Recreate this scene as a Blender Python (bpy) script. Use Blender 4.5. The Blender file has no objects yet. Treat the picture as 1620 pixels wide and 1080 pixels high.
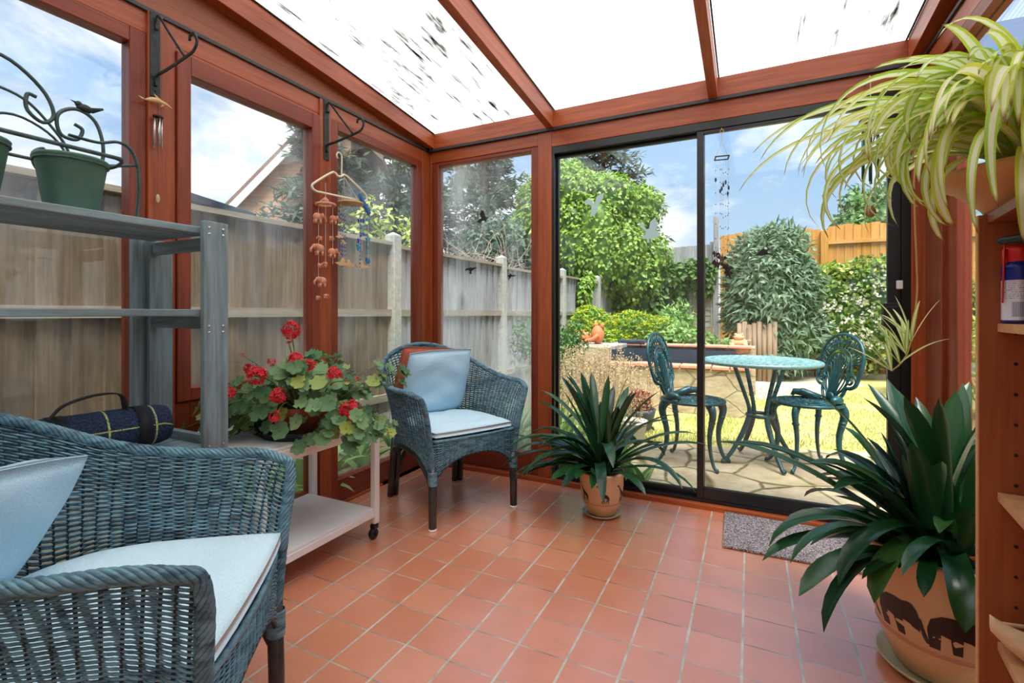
import bpy, math, random
import numpy as np
from mathutils import Vector, Matrix
random.seed(7); rng = np.random.default_rng(7)
PI = math.pi
sc = bpy.context.scene
COL = sc.collection

# ------------------------------------------------------------------ camera, sky, sun, exposure
cd = bpy.data.cameras.new('camera'); cam = bpy.data.objects.new('camera', cd); COL.objects.link(cam)
cam.location = (2.036, -2.807, 1.05)
cam.rotation_euler = (PI/2, 0, math.radians(26.25))
cd.sensor_width = 36; cd.lens = 36*764/1620
cd.shift_y = -(540-496.5)/1620
cd.clip_start = 0.05; cd.clip_end = 300
sc.camera = cam
sc.view_settings.view_transform = 'Standard'; sc.view_settings.look = 'None'
sc.view_settings.gamma = 1; sc.view_settings.use_curve_mapping = False
sc.view_settings.exposure = 1.1
sc.cycles.use_denoising = True
sc.cycles.max_bounces = 10; sc.cycles.diffuse_bounces = 5; sc.cycles.glossy_bounces = 3
sc.cycles.transparent_max_bounces = 24; sc.cycles.transmission_bounces = 6
sc.cycles.caustics_reflective = False; sc.cycles.caustics_refractive = False
sc.cycles.sample_clamp_indirect = 6

def lin(c):
    return tuple(((x/255)/12.92 if x/255 <= .04045 else ((x/255+.055)/1.055)**2.4) for x in c) + (1,)

class NT:
    """small helper around a node tree"""
    def __init__(s, nt): s.t = nt; s.n = nt.nodes; s.l = nt.links
    def node(s, typ, **kw):
        n = s.n.new(typ)
        for k, v in kw.items():
            if k == 'ins':
                for a, b in v.items(): s.set(n.inputs[a], b)
            else: setattr(n, k, v)
        return n
    def set(s, inp, v):
        if isinstance(v, bpy.types.NodeSocket): s.l.new(v, inp)
        else: inp.default_value = v
    def math(s, op, a, b=0.0, c=0.0, clamp=False):
        n = s.n.new('ShaderNodeMath'); n.operation = op; n.use_clamp = clamp
        s.set(n.inputs[0], a); s.set(n.inputs[1], b); s.set(n.inputs[2], c); return n.outputs[0]
    def mix(s, f, a, b, blend='MIX'):
        n = s.n.new('ShaderNodeMix'); n.data_type = 'RGBA'; n.blend_type = blend
        s.set(n.inputs[0], f); s.set(n.inputs[6], a); s.set(n.inputs[7], b); return n.outputs[2]
    def ramp(s, f, stops, interp='LINEAR'):
        n = s.n.new('ShaderNodeValToRGB'); n.color_ramp.interpolation = interp
        e = n.color_ramp.elements
        while len(e) < len(stops): e.new(0.5)
        for i, (p, c) in enumerate(stops):
            e[i].position = p; e[i].color = c if len(c) == 4 else tuple(c)+(1,)
        s.set(n.inputs[0], f); return n.outputs[0]
    def coord(s, kind='Object', scale=(1,1,1), rot=(0,0,0), loc=(0,0,0)):
        t = s.n.new('ShaderNodeTexCoord'); m = s.n.new('ShaderNodeMapping')
        m.inputs['Scale'].default_value = scale; m.inputs['Rotation'].default_value = rot; m.inputs['Location'].default_value = loc
        s.l.new(t.outputs[kind], m.inputs[0]); return m.outputs[0]
    def noise(s, vec, scale, detail=3, rough=.5, dist=0, col=False):
        n = s.n.new('ShaderNodeTexNoise'); s.l.new(vec, n.inputs['Vector'])
        n.inputs['Scale'].default_value = scale; n.inputs['Detail'].default_value = detail
        n.inputs['Roughness'].default_value = rough; n.inputs['Distortion'].default_value = dist
        return n.outputs[1 if col else 0]
    def bump(s, h, strength=.3, dist=.01):
        n = s.n.new('ShaderNodeBump'); n.inputs['Strength'].default_value = strength; n.inputs['Distance'].default_value = dist
        s.l.new(h, n.inputs['Height']); return n.outputs[0]
    def sep(s, vec):
        n = s.n.new('ShaderNodeSeparateXYZ'); s.l.new(vec, n.inputs[0]); return n.outputs

W = bpy.data.worlds.new('sky'); sc.world = W; W.use_nodes = True
t = NT(W.node_tree); W.node_tree.nodes.clear()
vec = t.coord('Generated'); z = t.sep(vec)[2]
grad = t.ramp(z, [(0.0, (.50,.60,.70)), (.12, (.36,.50,.66)), (.45, (.21,.37,.62)), (1, (.14,.28,.52))])
cv = t.coord('Generated', scale=(1,1,2.3), loc=(.35,.2,.1))
n1 = t.noise(cv, 2.6, 7, .58, .35)
lowboost = t.math('MULTIPLY', t.math('SUBTRACT', .34, z, clamp=True), .62)
# the left half of the sky carries more cloud
left = t.math('MULTIPLY', t.math('SUBTRACT', 0.1, t.sep(vec)[0], clamp=True), .16)
cm = t.math('ADD', t.math('ADD', n1, lowboost), left)
cmask = t.ramp(cm, [(.56, (0,0,0)), (.70, (1,1,1))])
cloudc = t.ramp(t.noise(cv, 5, 4), [(.3, (.58,.62,.68)), (.6, (.86,.86,.86))])
skyc = t.mix(cmask, grad, cloudc)
below = t.math('LESS_THAN', z, -0.01)
skyc = t.mix(below, skyc, (.25,.25,.2,1))
bg = t.node('ShaderNodeBackground', ins={'Color': skyc, 'Strength': 0.73})
out = t.node('ShaderNodeOutputWorld'); t.l.new(bg.outputs[0], out.inputs[0])

sl = bpy.data.lights.new('sun', 'SUN'); so = bpy.data.objects.new('sun', sl); COL.objects.link(so)
sl.energy = 5.2; sl.angle = math.radians(40); sl.color = (1, .965, .9)
# from above the house behind the camera, a little to the right
so.rotation_euler = Vector((-.22, .34, -1.0)).to_track_quat('-Z', 'Y').to_euler()

# ------------------------------------------------------------------ materials
def mat(name):
    m = bpy.data.materials.new(name); m.use_nodes = True; m.node_tree.nodes.clear(); t = NT(m.node_tree)
    p = t.node('ShaderNodeBsdfPrincipled'); o = t.node('ShaderNodeOutputMaterial'); t.l.new(p.outputs[0], o.inputs[0])
    t.p = p; t.o = o; t.m = m; return t
def plain(name, c, rough=.5, metal=0, var=.12, scale=30, bump=0, spec=.5, vs=(1,1,1)):
    t = mat(name); v = t.coord('Object', scale=vs); n = t.noise(v, scale, 3)
    c = lin(c); a = tuple(x*(1-var) for x in c[:3])+(1,); b = tuple(min(1, x*(1+var)) for x in c[:3])+(1,)
    t.set(t.p.inputs['Base Color'], t.ramp(n, [(.3, a), (.7, b)]))
    t.set(t.p.inputs['Roughness'], rough); t.set(t.p.inputs['Metallic'], metal); t.set(t.p.inputs['Specular IOR Level'], spec)
    if bump: t.set(t.p.inputs['Normal'], t.bump(n, bump, .005))
    return t.m
def wood(name, c1, c2, axis='Z', rough=.4, scale=1, bump=.15, knots=0, dirt=0, spec=.5):
    t = mat(name); s = {'X': (1.2, 22, 22), 'Y': (22, 1.2, 22), 'Z': (22, 22, 1.2)}[axis]
    v = t.coord('Object', scale=tuple(k*scale for k in s)); n = t.noise(v, 2.2, 5, .6, .6)
    big = t.noise(t.coord('Object', scale=tuple((.5 if k < 2 else 3) for k in s)), 1.6, 2)
    f = t.math('ADD', t.math('MULTIPLY', n, .7), t.math('MULTIPLY', big, .35))
    c = t.ramp(f, [(.33, lin(c1)), (.72, lin(c2))])
    if knots:
        vo = t.node('ShaderNodeTexVoronoi'); vo.inputs['Scale'].default_value = knots
        t.l.new(t.coord('Object', scale=tuple((.6 if k < 2 else 1.6) for k in s)), vo.inputs['Vector'])
        k = t.ramp(vo.outputs['Distance'], [(.045, (1,1,1)), (.10, (0,0,0))])
        c = t.mix(k, c, tuple(x*.3 for x in lin(c1)[:3])+(1,))
    if dirt:
        dn = t.ramp(t.noise(t.coord('Object', scale=(1.5,1.5,.5)), 3, 6, .7), [(.45, (0,0,0)), (.7, (dirt,)*3)])
        c = t.mix(dn, c, tuple(x*.35 for x in lin(c1)[:3])+(1,))
    g = t.node('ShaderNodeNewGeometry'); k = t.math('MULTIPLY_ADD', g.outputs['Random Per Island'], .36 if scale == .8 else .10, .76 if scale == .8 else .92)
    kc = t.node('ShaderNodeCombineColor'); [t.set(kc.inputs[i], k) for i in range(3)]; c = t.mix(1.0, c, kc.outputs[0], 'MULTIPLY')
    t.set(t.p.inputs['Base Color'], c); t.set(t.p.inputs['Roughness'], rough); t.set(t.p.inputs['Specular IOR Level'], spec)
    t.set(t.p.inputs['Normal'], t.bump(n, bump, .004)); return t.m
MH = {a: wood('mahogany_'+a, (130,54,22), (186,94,48), a, .38) for a in 'XYZ'}
MHD = {a: wood('dark_mahogany_'+a, (106,40,20), (152,66,34), a, .42) for a in 'XYZ'}
RAF = wood('rafter_wood', (150,66,36), (196,106,66), 'Y', .5)
FILL = wood('fill_board_wood', (122,58,26), (160,84,42), 'Y', .45, .7)
PINE = wood('veneer_wood', (132,66,32), (176,98,54), 'Z', .45, .8)
PINEX = wood('shelf_wood', (196,140,92), (222,170,122), 'X', .5, .8)
BLUEW = {a: wood('bluegrey_wood_'+a, (98,106,106), (152,176,186), a, .6, 1, .25, knots=1.6, dirt=.35) for a in 'XYZ'}
FENB = wood('brown_fence', (96,82,66), (150,132,108), 'Z', .85, .8, .5, knots=1.6, dirt=.45, spec=.2)
FENG = wood('grey_fence', (128,128,130), (190,190,192), 'Z', .85, .8, .5, knots=1.3, dirt=.3, spec=.2)
FENR = wood('fence_rail', (128,118,104), (172,162,146), 'Y', .85, .8, .5, spec=.2)
FENY = wood('yellow_fence', (176,118,54), (226,170,94), 'Z', .8, .7, .3, knots=2.6, spec=.2)
FENYX = wood('yellow_rail', (190,136,74), (228,180,110), 'X', .8, .7, .3, spec=.2)
GATE = wood('grey_slat', (140,136,130), (186,182,176), 'X', .85, .7, .4, spec=.2)
LOG = wood('log_wood', (120,98,78), (176,154,130), 'Z', .9, 1, .6, spec=.2)
BLACK = plain('black_frame', (20,20,22), .3, 0, .05)
STRIP = plain('black_strip', (44,46,48), .45, 0, .1)
IRON = plain('dark_iron', (50,56,54), .5, .5, .3, 60, .2)
RACK = plain('rack_metal', (70,88,86), .5, .4, .3, 40, .2)
WHITE = plain('white_paint', (240,238,234), .4, 0, .03, 8, .03)
CREAMW = plain('cream_plaster', (226,220,206), .8, 0, .04, 20, .05)
RUB = plain('black_rubber', (16,16,17), .45)
CONC = plain('concrete', (170,170,162), .9, 0, .18, 26, .4, .2)
CUSH = plain('pale_blue_cotton', (206,230,240), .9, 0, .06, 220, .35, .15)
CUSHB = plain('blue_cotton', (190,222,240), .9, 0, .06, 220, .35, .15)
ORG = plain('orange_silk', (206,104,72), .6, 0, .1, 14, .2)
POTG = plain('green_zinc', (84,118,104), .5, .3, .15, 14, .15)
TERRA = plain('terracotta', (168,84,58), .8, 0, .12, 20, .1)
TERRAL = plain('orange_terracotta', (214,122,78), .75, 0, .1, 20, .1)
CLAY = plain('pale_clay', (206,140,112), .8, 0, .15, 60, .2)
NAVYT = plain('navy_tray', (24,28,44), .3)
SOIL = plain('soil', (48,36,28), .95, 0, .3, 60, .6)
STEM = plain('green_stem', (98,120,62), .6, 0, .2)
BARK = plain('bark', (96,76,60), .9, 0, .3, 20, .6)
TWIG = plain('twig', (160,140,126), .9, 0, .2)
POTC = plain('glazed_cream', (226,188,142), .35, 0, .04, 10)
POTS = plain('saucer_cream', (202,196,160), .35, 0, .05, 10)
POTP = plain('pot_pink_band', (206,150,118), .5, 0, .05, 10)
FIG = plain('pot_figure_brown', (46,24,18), .4, 0, .1)
GREENM = plain('verdigris_paint', (32,76,82), .38, .25, .28, 22, .1)
GREENT = plain('verdigris_table', (124,160,160), .42, .2, .2, 60, .2)
BRASS = plain('pale_wood', (206,172,124), .6, 0, .1)
CHR = plain('chrome_tube', (200,200,200), .25, .9, .03)
SLATE = plain('slate_bead', (60,72,80), .5)
GTUBE = plain('green_tube', (38,92,76), .3, .6, .1)
DISC = plain('round_wood', (150,96,58), .6, 0, .2, 30)
BLUEP = plain('blue_paint', (40,104,180), .5, 0, .25, 50)
TURQ = plain('turquoise', (30,150,170), .45)
COBALT = plain('cobalt', (40,60,190), .45)
THREAD = plain('thread', (206,200,190), .7)
DTHREAD = plain('dark_thread', (50,44,40), .7)
IVORY = plain('ivory_plastic', (232,222,196), .4, 0, .03)
REDP = plain('red_plastic', (212,32,34), .3)
STRAPM = plain('black_webbing', (18,18,22), .7, 0, .3, 160, .3)
SUEDE = plain('tan_suede', (214,182,142), .9, 0, .08, 60, .2)
TEALP = plain('dark_teal', (26,54,60), .3)
COPE = plain('coping_tile', (206,146,120), .8, 0, .1, 12, .2)
LINER = plain('pond_liner', (58,66,78), .5, 0, .2)
SAND = plain('sand_stone', (214,176,130), .85, 0, .12, 40, .3)
KERB = plain('kerb_stone', (166,158,146), .9, 0, .15, 14, .3)
ROOFT = plain('roof_tiles', (120,96,84), .85, 0, .15, 14)
SHEDB = plain('pale_render', (190,206,226), .7, 0, .04)
WPVC = plain('white_board', (236,238,240), .4, 0, .02)
STICKB = plain('black_sticker', (14,14,16), .5)
PEARL = None

def leafmat(name, c1, c2, rough=.45, trans=.35, spec=.4, c3=None):
    m = bpy.data.materials.new(name); m.use_nodes = True; m.node_tree.nodes.clear(); t = NT(m.node_tree)
    g = t.node('ShaderNodeNewGeometry')
    stops = [(0, lin(c1)), (.9 if c3 else 1, lin(c2))]
    if c3: stops.append((.985, lin(c3)))
    c = t.ramp(g.outputs['Random Per Island'], stops)
    p = t.node('ShaderNodeBsdfPrincipled', ins={'Base Color': c, 'Roughness': rough, 'Specular IOR Level': spec})
    tr = t.node('ShaderNodeBsdfTranslucent', ins={'Color': c}); mx = t.node('ShaderNodeMixShader', ins={0: trans})
    t.l.new(p.outputs[0], mx.inputs[1]); t.l.new(tr.outputs[0], mx.inputs[2])
    o = t.node('ShaderNodeOutputMaterial'); t.l.new(mx.outputs[0], o.inputs[0]); return m
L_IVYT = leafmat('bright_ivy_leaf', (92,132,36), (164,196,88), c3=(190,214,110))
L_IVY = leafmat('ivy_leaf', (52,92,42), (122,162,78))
L_CONI = leafmat('conifer_needle', (62,84,68), (116,138,118), .7)
L_BUDD = leafmat('buddleia_leaf', (82,112,84), (154,178,146), .6)
L_JAS = leafmat('jasmine_leaf', (84,112,48), (150,176,86))
L_WHT = leafmat('white_petal', (214,212,190), (244,242,230), .7)
L_EUPH = leafmat('euphorbia_leaf', (98,142,50), (152,186,76))
L_YEL = leafmat('yellow_bract', (206,204,36), (236,228,70))
L_LIME = leafmat('lime_leaf', (150,176,60), (206,214,104))
L_TREE = leafmat('tree_leaf', (84,128,64), (140,172,102))
L_BASE = leafmat('foxglove_leaf', (92,140,66), (164,196,120), .5)
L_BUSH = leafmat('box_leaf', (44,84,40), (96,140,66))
L_CORAL = leafmat('dry_seedhead', (176,152,116), (222,196,160), .8)
L_GRASS = leafmat('grass_blade', (146,158,84), (204,198,130), .7)
L_CLIV = leafmat('clivia_leaf', (18,52,28), (40,84,44), .26, .12, .6, c3=(64,104,48))
L_GERA = leafmat('geranium_leaf', (70,112,74), (132,164,112), .6, .25, .3, c3=(168,176,84))
L_RED = leafmat('red_petal', (206,22,44), (236,64,76), .6, .3)
L_SEDUM = leafmat('sedum_leaf', (120,52,40), (166,92,70), .6)
L_BROWN = leafmat('dead_leaf', (128,52,26), (176,84,40), .6)

PEARL = leafmat('pearl_sticker', (236,248,250), (246,252,252), .3, .85)
def spidermat():
    m = bpy.data.materials.new('striped_leaf'); m.use_nodes = True; m.node_tree.nodes.clear(); t = NT(m.node_tree)
    uv = t.node('ShaderNodeUVMap'); uv.uv_map = 'UVMap'; s = t.sep(uv.outputs[0]); g = t.node('ShaderNodeNewGeometry')
    edge = t.mix(g.outputs['Random Per Island'], lin((164,204,70)), lin((226,224,92)))
    x = t.math('ABSOLUTE', t.math('SUBTRACT', s[0], .5))
    st = t.ramp(x, [(.20, (1,1,1)), (.27, (0,0,0))])
    c = t.mix(st, edge, lin((246,248,216)))
    tip = t.ramp(s[1], [(.95, (0,0,0)), (.985, (1,1,1))])
    c = t.mix(tip, c, lin((150,84,44)))
    p = t.node('ShaderNodeBsdfPrincipled', ins={'Base Color': c, 'Roughness': .4})
    tr = t.node('ShaderNodeBsdfTranslucent', ins={'Color': c}); mx = t.node('ShaderNodeMixShader', ins={0: .45})
    t.l.new(p.outputs[0], mx.inputs[1]); t.l.new(tr.outputs[0], mx.inputs[2])
    o = t.node('ShaderNodeOutputMaterial'); t.l.new(mx.outputs[0], o.inputs[0]); return m
L_SPI = spidermat()

def glassmat(name, haze=0.0):
    m = bpy.data.materials.new(name); m.use_nodes = True; m.node_tree.nodes.clear(); t = NT(m.node_tree)
    tr = t.node('ShaderNodeBsdfTransparent', ins={'Color': (.97,.985,.98,1)})
    gl = t.node('ShaderNodeBsdfGlossy', ins={'Roughness': .02, 'Color': (1,1,1,1)})
    lw = t.node('ShaderNodeLayerWeight', ins={'Blend': .5})
    fr = t.math('MULTIPLY_ADD', t.math('POWER', lw.outputs['Facing'], 5.0), .80, .028); mx = t.node('ShaderNodeMixShader', ins={0: fr})
    t.l.new(tr.outputs[0], mx.inputs[1]); t.l.new(gl.outputs[0], mx.inputs[2]); res = mx.outputs[0]
    if haze:  # whitish glare on the pane put in as patchy pale colour
        df = t.node('ShaderNodeBsdfDiffuse', ins={'Color': (.85,.9,.93,1)})
        dt = t.node('ShaderNodeBsdfTranslucent', ins={'Color': (.85,.9,.93,1)}); a = t.node('ShaderNodeAddShader')
        t.l.new(df.outputs[0], a.inputs[0]); t.l.new(dt.outputs[0], a.inputs[1])
        n = t.ramp(t.noise(t.coord('Object', scale=(1.2,1.2,.45)), 2.4, 4, .6), [(.38, (0,0,0)), (.75, (haze,)*3)])
        m2 = t.node('ShaderNodeMixShader', ins={0: n}); t.l.new(res, m2.inputs[1]); t.l.new(a.outputs[0], m2.inputs[2]); res = m2.outputs[0]
    o = t.node('ShaderNodeOutputMaterial'); t.l.new(res, o.inputs[0]); return m
GLASS = glassmat('clear_glass'); GLASSH = glassmat('glare_haze_glass', .30); GLASSL = glassmat('faint_haze_glass', .12)

def roofmat(name, thr, dens):
    m = bpy.data.materials.new(name); m.use_nodes = True; m.node_tree.nodes.clear(); t = NT(m.node_tree)
    v = t.coord('Object'); s = t.sep(v)
    wv = t.math('SINE', t.math('MULTIPLY', s[0], 2*PI/.016))
    line = t.ramp(t.math('MULTIPLY_ADD', wv, .5, .5), [(.0, (.46,.46,.45)), (.4, (.97,.97,.96))])
    n = t.noise(t.coord('Object', scale=(dens, dens*.11, 1)), 3.6, 6, .7)
    n2 = t.noise(t.coord('Object', scale=(.9,.9,1)), 2.2, 2)
    nn = t.math('ADD', n, t.math('MULTIPLY', t.math('SUBTRACT', n2, .5), .25))
    st = t.ramp(nn, [(thr, (0,0,0)), (thr+.06, (.4,.4,.4)), (thr+.13, (1,1,1))])
    sc_ = t.ramp(nn, [(thr, lin((190,130,84))), (thr+.06, lin((70,56,40))), (thr+.11, lin((30,28,22)))])
    c = t.mix(st, line, sc_)
    tr = t.node('ShaderNodeBsdfTranslucent', ins={'Color': c}); df = t.node('ShaderNodeBsdfDiffuse', ins={'Color': c})
    mx = t.node('ShaderNodeMixShader', ins={0: .12}); t.l.new(tr.outputs[0], mx.inputs[1]); t.l.new(df.outputs[0], mx.inputs[2])
    tp = t.node('ShaderNodeBsdfTransparent', ins={'Color': c}); m2 = t.node('ShaderNodeMixShader', ins={0: t.math('MULTIPLY', t.math('SUBTRACT', 1.0, st), .35)}); t.l.new(mx.outputs[0], m2.inputs[1]); t.l.new(tp.outputs[0], m2.inputs[2])
    o = t.node('ShaderNodeOutputMaterial'); t.l.new(m2.outputs[0], o.inputs[0]); return m

def tilemat():
    t = mat('quarry_tiles'); v = t.coord('Object'); s = t.sep(v); P = .1596
    def fr(c, off):
        a = t.math('FRACT', t.math('ADD', t.math('DIVIDE', t.math('SUBTRACT', c, off), P), 100.0))
        return t.math('ABSOLUTE', t.math('SUBTRACT', a, .5))       # .5 at a joint
    wob = t.math('MULTIPLY', t.math('SUBTRACT', t.noise(v, 14, 3), .5), .010)
    gx = t.math('GREATER_THAN', t.math('ADD', fr(s[0], 1.535), wob), .5-.0235)
    gy = t.math('GREATER_THAN', t.math('ADD', fr(s[1], -.4637), wob), .5-.0155)
    g = t.math('MAXIMUM', gx, gy)
    cell = t.node('ShaderNodeCombineXYZ')
    t.set(cell.inputs[0], t.math('FLOOR', t.math('DIVIDE', t.math('SUBTRACT', s[0], 1.535), P)))
    t.set(cell.inputs[1], t.math('FLOOR', t.math('DIVIDE', t.math('SUBTRACT', s[1], -.4637), P)))
    wn = t.node('ShaderNodeTexWhiteNoise'); t.l.new(cell.outputs[0], wn.inputs[0])
    base = t.ramp(wn.outputs[0], [(0, lin((218,134,98))), (.5, lin((224,141,105))), (1, lin((230,149,114)))])
    mott = t.ramp(t.noise(v, 9, 5, .6), [(.3, (.9,.9,.9)), (.7, (1.0,1.0,1.0))])
    base = t.mix(1.0, base, mott, 'MULTIPLY')
    gdirt = t.ramp(t.noise(v, 7, 4, .6), [(.35, lin((96,76,62))), (.6, lin((196,182,164)))])
    gpale = t.ramp(t.noise(v, 11, 4, .6), [(.3, lin((160,146,128))), (.6, lin((208,198,182)))])
    gc = t.mix(gx, gdirt, gpale)
    c = t.mix(g, base, gc)
    t.set(t.p.inputs['Base Color'], c)
    t.set(t.p.inputs['Roughness'], t.math('ADD', t.math('MULTIPLY', g, .4), t.math('MULTIPLY_ADD', t.noise(v, 5, 3), .14, .24)))
    t.set(t.p.inputs['Specular IOR Level'], .7); t.set(t.p.inputs['Coat Weight'], 1.0); t.set(t.p.inputs['Coat IOR'], 1.8); t.set(t.p.inputs['Coat Roughness'], .28)
    h = t.math('ADD', t.math('SUBTRACT', 1.0, g), t.math('MULTIPLY', t.noise(v, 60, 2), .05))
    t.set(t.p.inputs['Normal'], t.bump(h, .5, .003)); return t.m
def patiomat():
    t = mat('crazy_paving'); v = t.coord('Object'); w = t.noise(v, 2.2, 3, .5, 0, True)
    vm = t.node('ShaderNodeVectorMath', operation='MULTIPLY_ADD'); t.l.new(w, vm.inputs[0]); vm.inputs[1].default_value = (.10,.10,0); t.l.new(v, vm.inputs[2])
    vo = t.node('ShaderNodeTexVoronoi', feature='DISTANCE_TO_EDGE'); vo.inputs['Scale'].default_value = 2.3; vo.inputs['Randomness'].default_value = .62; t.l.new(vm.outputs[0], vo.inputs['Vector'])
    v2 = t.node('ShaderNodeTexVoronoi'); v2.inputs['Scale'].default_value = 2.3; v2.inputs['Randomness'].default_value = .62; t.l.new(vm.outputs[0], v2.inputs['Vector'])
    j = t.ramp(vo.outputs['Distance'], [(.012, (1,1,1)), (.032, (0,0,0))])
    cc = t.ramp(t.sep(v2.outputs['Color'])[0], [(0, lin((176,160,130))), (.5, lin((190,176,148))), (1, lin((166,148,122)))])
    st = t.ramp(t.noise(v, 6, 6, .7), [(.4, (1,1,1)), (.72, (.62,.55,.45))]); c = t.mix(1.0, cc, st, 'MULTIPLY')
    moss = t.ramp(t.noise(v, 3, 5, .7), [(.62, (0,0,0)), (.72, (.6,.6,.6))]); c = t.mix(moss, c, lin((138,134,60)))
    c = t.mix(j, c, t.ramp(t.noise(v, 9, 3), [(.4, lin((84,70,48))), (.6, lin((116,116,62)))]))
    t.set(t.p.inputs['Base Color'], c); t.set(t.p.inputs['Roughness'], .9)
    h = t.math('SUBTRACT', t.math('MULTIPLY', t.noise(v, 14, 5, .6), .4), j)
    t.set(t.p.inputs['Normal'], t.bump(h, .6, .012)); return t.m
def wallstonemat():
    t = mat('garden_stone'); v = t.coord('Object', scale=(1,1,1.5)); w = t.noise(v, 3, 2, .5, 0, True)
    vm = t.node('ShaderNodeVectorMath', operation='MULTIPLY_ADD'); t.l.new(w, vm.inputs[0]); vm.inputs[1].default_value = (.07,.07,.07); t.l.new(v, vm.inputs[2])
    vo = t.node('ShaderNodeTexVoronoi', feature='DISTANCE_TO_EDGE'); vo.inputs['Scale'].default_value = 2.6; vo.inputs['Randomness'].default_value = .7; t.l.new(vm.outputs[0], vo.inputs['Vector'])
    j = t.ramp(vo.outputs['Distance'], [(.008, (.75,.75,.75)), (.025, (0,0,0))])
    c = t.ramp(t.noise(t.coord('Object', scale=(2,2,6)), 3, 6, .65), [(.3, lin((150,132,104))), (.7, lin((204,188,158)))])
    c = t.mix(j, c, lin((110,98,78))); t.set(t.p.inputs['Base Color'], c); t.set(t.p.inputs['Roughness'], .9)
    h = t.math('SUBTRACT', t.noise(v, 12, 5, .6), t.math('MULTIPLY', j, .6)); t.set(t.p.inputs['Normal'], t.bump(h, .6, .012)); return t.m
def brickmat(name, c1, c2, cm, axis=(PI/2,0,0)):
    t = mat(name); b = t.node('ShaderNodeTexBrick'); t.l.new(t.coord('Object', rot=axis), b.inputs['Vector'])
    b.inputs['Scale'].default_value = 4.4; b.inputs['Mortar Size'].default_value = .02; b.inputs['Brick Width'].default_value = .98; b.inputs['Row Height'].default_value = .33
    b.inputs['Color1'].default_value = lin(c1); b.inputs['Color2'].default_value = lin(c2); b.inputs['Mortar'].default_value = lin(cm)
    t.l.new(b.outputs[0], t.p.inputs['Base Color']); t.set(t.p.inputs['Roughness'], .9); return t.m
def lawnmat():
    t = mat('lawn'); v = t.coord('Object'); n = t.noise(v, 1.4, 5, .65); f = t.noise(v, 60, 3, .7)
    c = t.ramp(n, [(.36, lin((160,168,92))), (.50, lin((196,186,120))), (.64, lin((216,190,140)))])
    c = t.mix(.5, c, t.ramp(f, [(.3, (.45,.5,.3)), (.7, (1.25,1.25,1.1))]), 'MULTIPLY')
    t.set(t.p.inputs['Base Color'], c); t.set(t.p.inputs['Roughness'], .95); t.set(t.p.inputs['Specular IOR Level'], .1)
    t.set(t.p.inputs['Normal'], t.bump(f, .6, .02)); return t.m
def wickermat(name, c1, c2, c3):
    t = mat(name); v = t.coord('Object', scale=(1,1,3)); g = t.node('ShaderNodeNewGeometry')
    c = t.ramp(t.noise(v, 22, 4, .65), [(.30, lin(c1)), (.58, lin(c2)), (.76, lin(c2)), (.84, lin(c3))])
    c = t.mix(t.math('MULTIPLY', g.outputs['Random Per Island'], .45), c, lin(c1))
    t.set(t.p.inputs['Base Color'], c); t.set(t.p.inputs['Roughness'], .38); return t.m
WICK = wickermat('blue_wicker', (36,64,78), (122,166,182), (216,200,160))
WCORE = plain('wicker_stake', (24,38,46), .5)
CANE = plain('dark_cane', (52,48,42), .35, 0, .35, 16)
def matmat():
    t = mat('speckled_mat'); v = t.coord('Object')
    c = t.ramp(t.noise(v, 190, 2, .7), [(.38, lin((70,58,58))), (.47, lin((160,146,146))), (.60, lin((206,194,194)))], 'CONSTANT')
    t.set(t.p.inputs['Base Color'], c); t.set(t.p.inputs['Roughness'], .95); t.set(t.p.inputs['Normal'], t.bump(t.noise(v, 190, 2, .7), .9, .006)); return t.m
def blanketmat():
    t = mat('navy_check'); v = t.coord('Object'); s = t.sep(v)
    def ln(c, p, w, o): return t.math('LESS_THAN', t.math('ABSOLUTE', t.math('SUBTRACT', t.math('FRACT', t.math('ADD', t.math('DIVIDE', c, p), o)), .5)), w)
    a = ln(s[0], .12, .022, .35); an = t.math('ARCTAN2', s[1], s[2]); b = ln(an, 1.2, .012, 10.1)
    k = t.math('MULTIPLY', t.math('MAXIMUM', a, b), t.ramp(t.noise(v, 260, 1), [(.42, (.3,.3,.3)), (.5, (1,1,1))]))
    base = t.ramp(t.noise(v, 180, 3), [(.4, lin((20,32,56))), (.62, lin((44,62,92)))])
    t.set(t.p.inputs['Base Color'], t.mix(k, base, lin((196,206,120)))); t.set(t.p.inputs['Roughness'], .95)
    t.set(t.p.inputs['Normal'], t.bump(t.noise(v, 160, 3), .6, .004)); return t.m
def canmat():
    t = mat('can_print'); s = t.sep(t.coord('Object')); an = t.math('ARCTAN2', s[1], s[0]); z = s[2]
    c = t.mix(t.math('GREATER_THAN', z, .088), lin((224,226,236)), lin((34,48,150)))
    c = t.mix(t.math('LESS_THAN', z, .007), c, lin((40,40,110)))
    small = t.math('GREATER_THAN', t.math('SINE', t.math('MULTIPLY', z, 1500)), .1)
    txt = t.math('MULTIPLY', small, t.math('GREATER_THAN', t.noise(t.coord('Object', scale=(1,1,.4)), 500, 1), .5))
    reg = t.math('MULTIPLY', t.math('GREATER_THAN', z, .05), t.math('LESS_THAN', z, .085))
    c = t.mix(t.math('MULTIPLY', t.math('MULTIPLY', txt, reg), .6), c, lin((90,96,150)))
    bar = t.math('GREATER_THAN', t.math('SINE', t.math('MULTIPLY', an, 130)), 0)
    br = t.math('MULTIPLY', t.math('GREATER_THAN', z, .014), t.math('LESS_THAN', z, .044))
    br = t.math('MULTIPLY', br, t.math('LESS_THAN', t.math('ABSOLUTE', t.math('ADD', an, 1.95)), .36))
    c = t.mix(t.math('MULTIPLY', br, bar), c, lin((50,60,140)))
    t.set(t.p.inputs['Base Color'], c); t.set(t.p.inputs['Roughness'], .25); t.set(t.p.inputs['Metallic'], .2); return t.m

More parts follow.
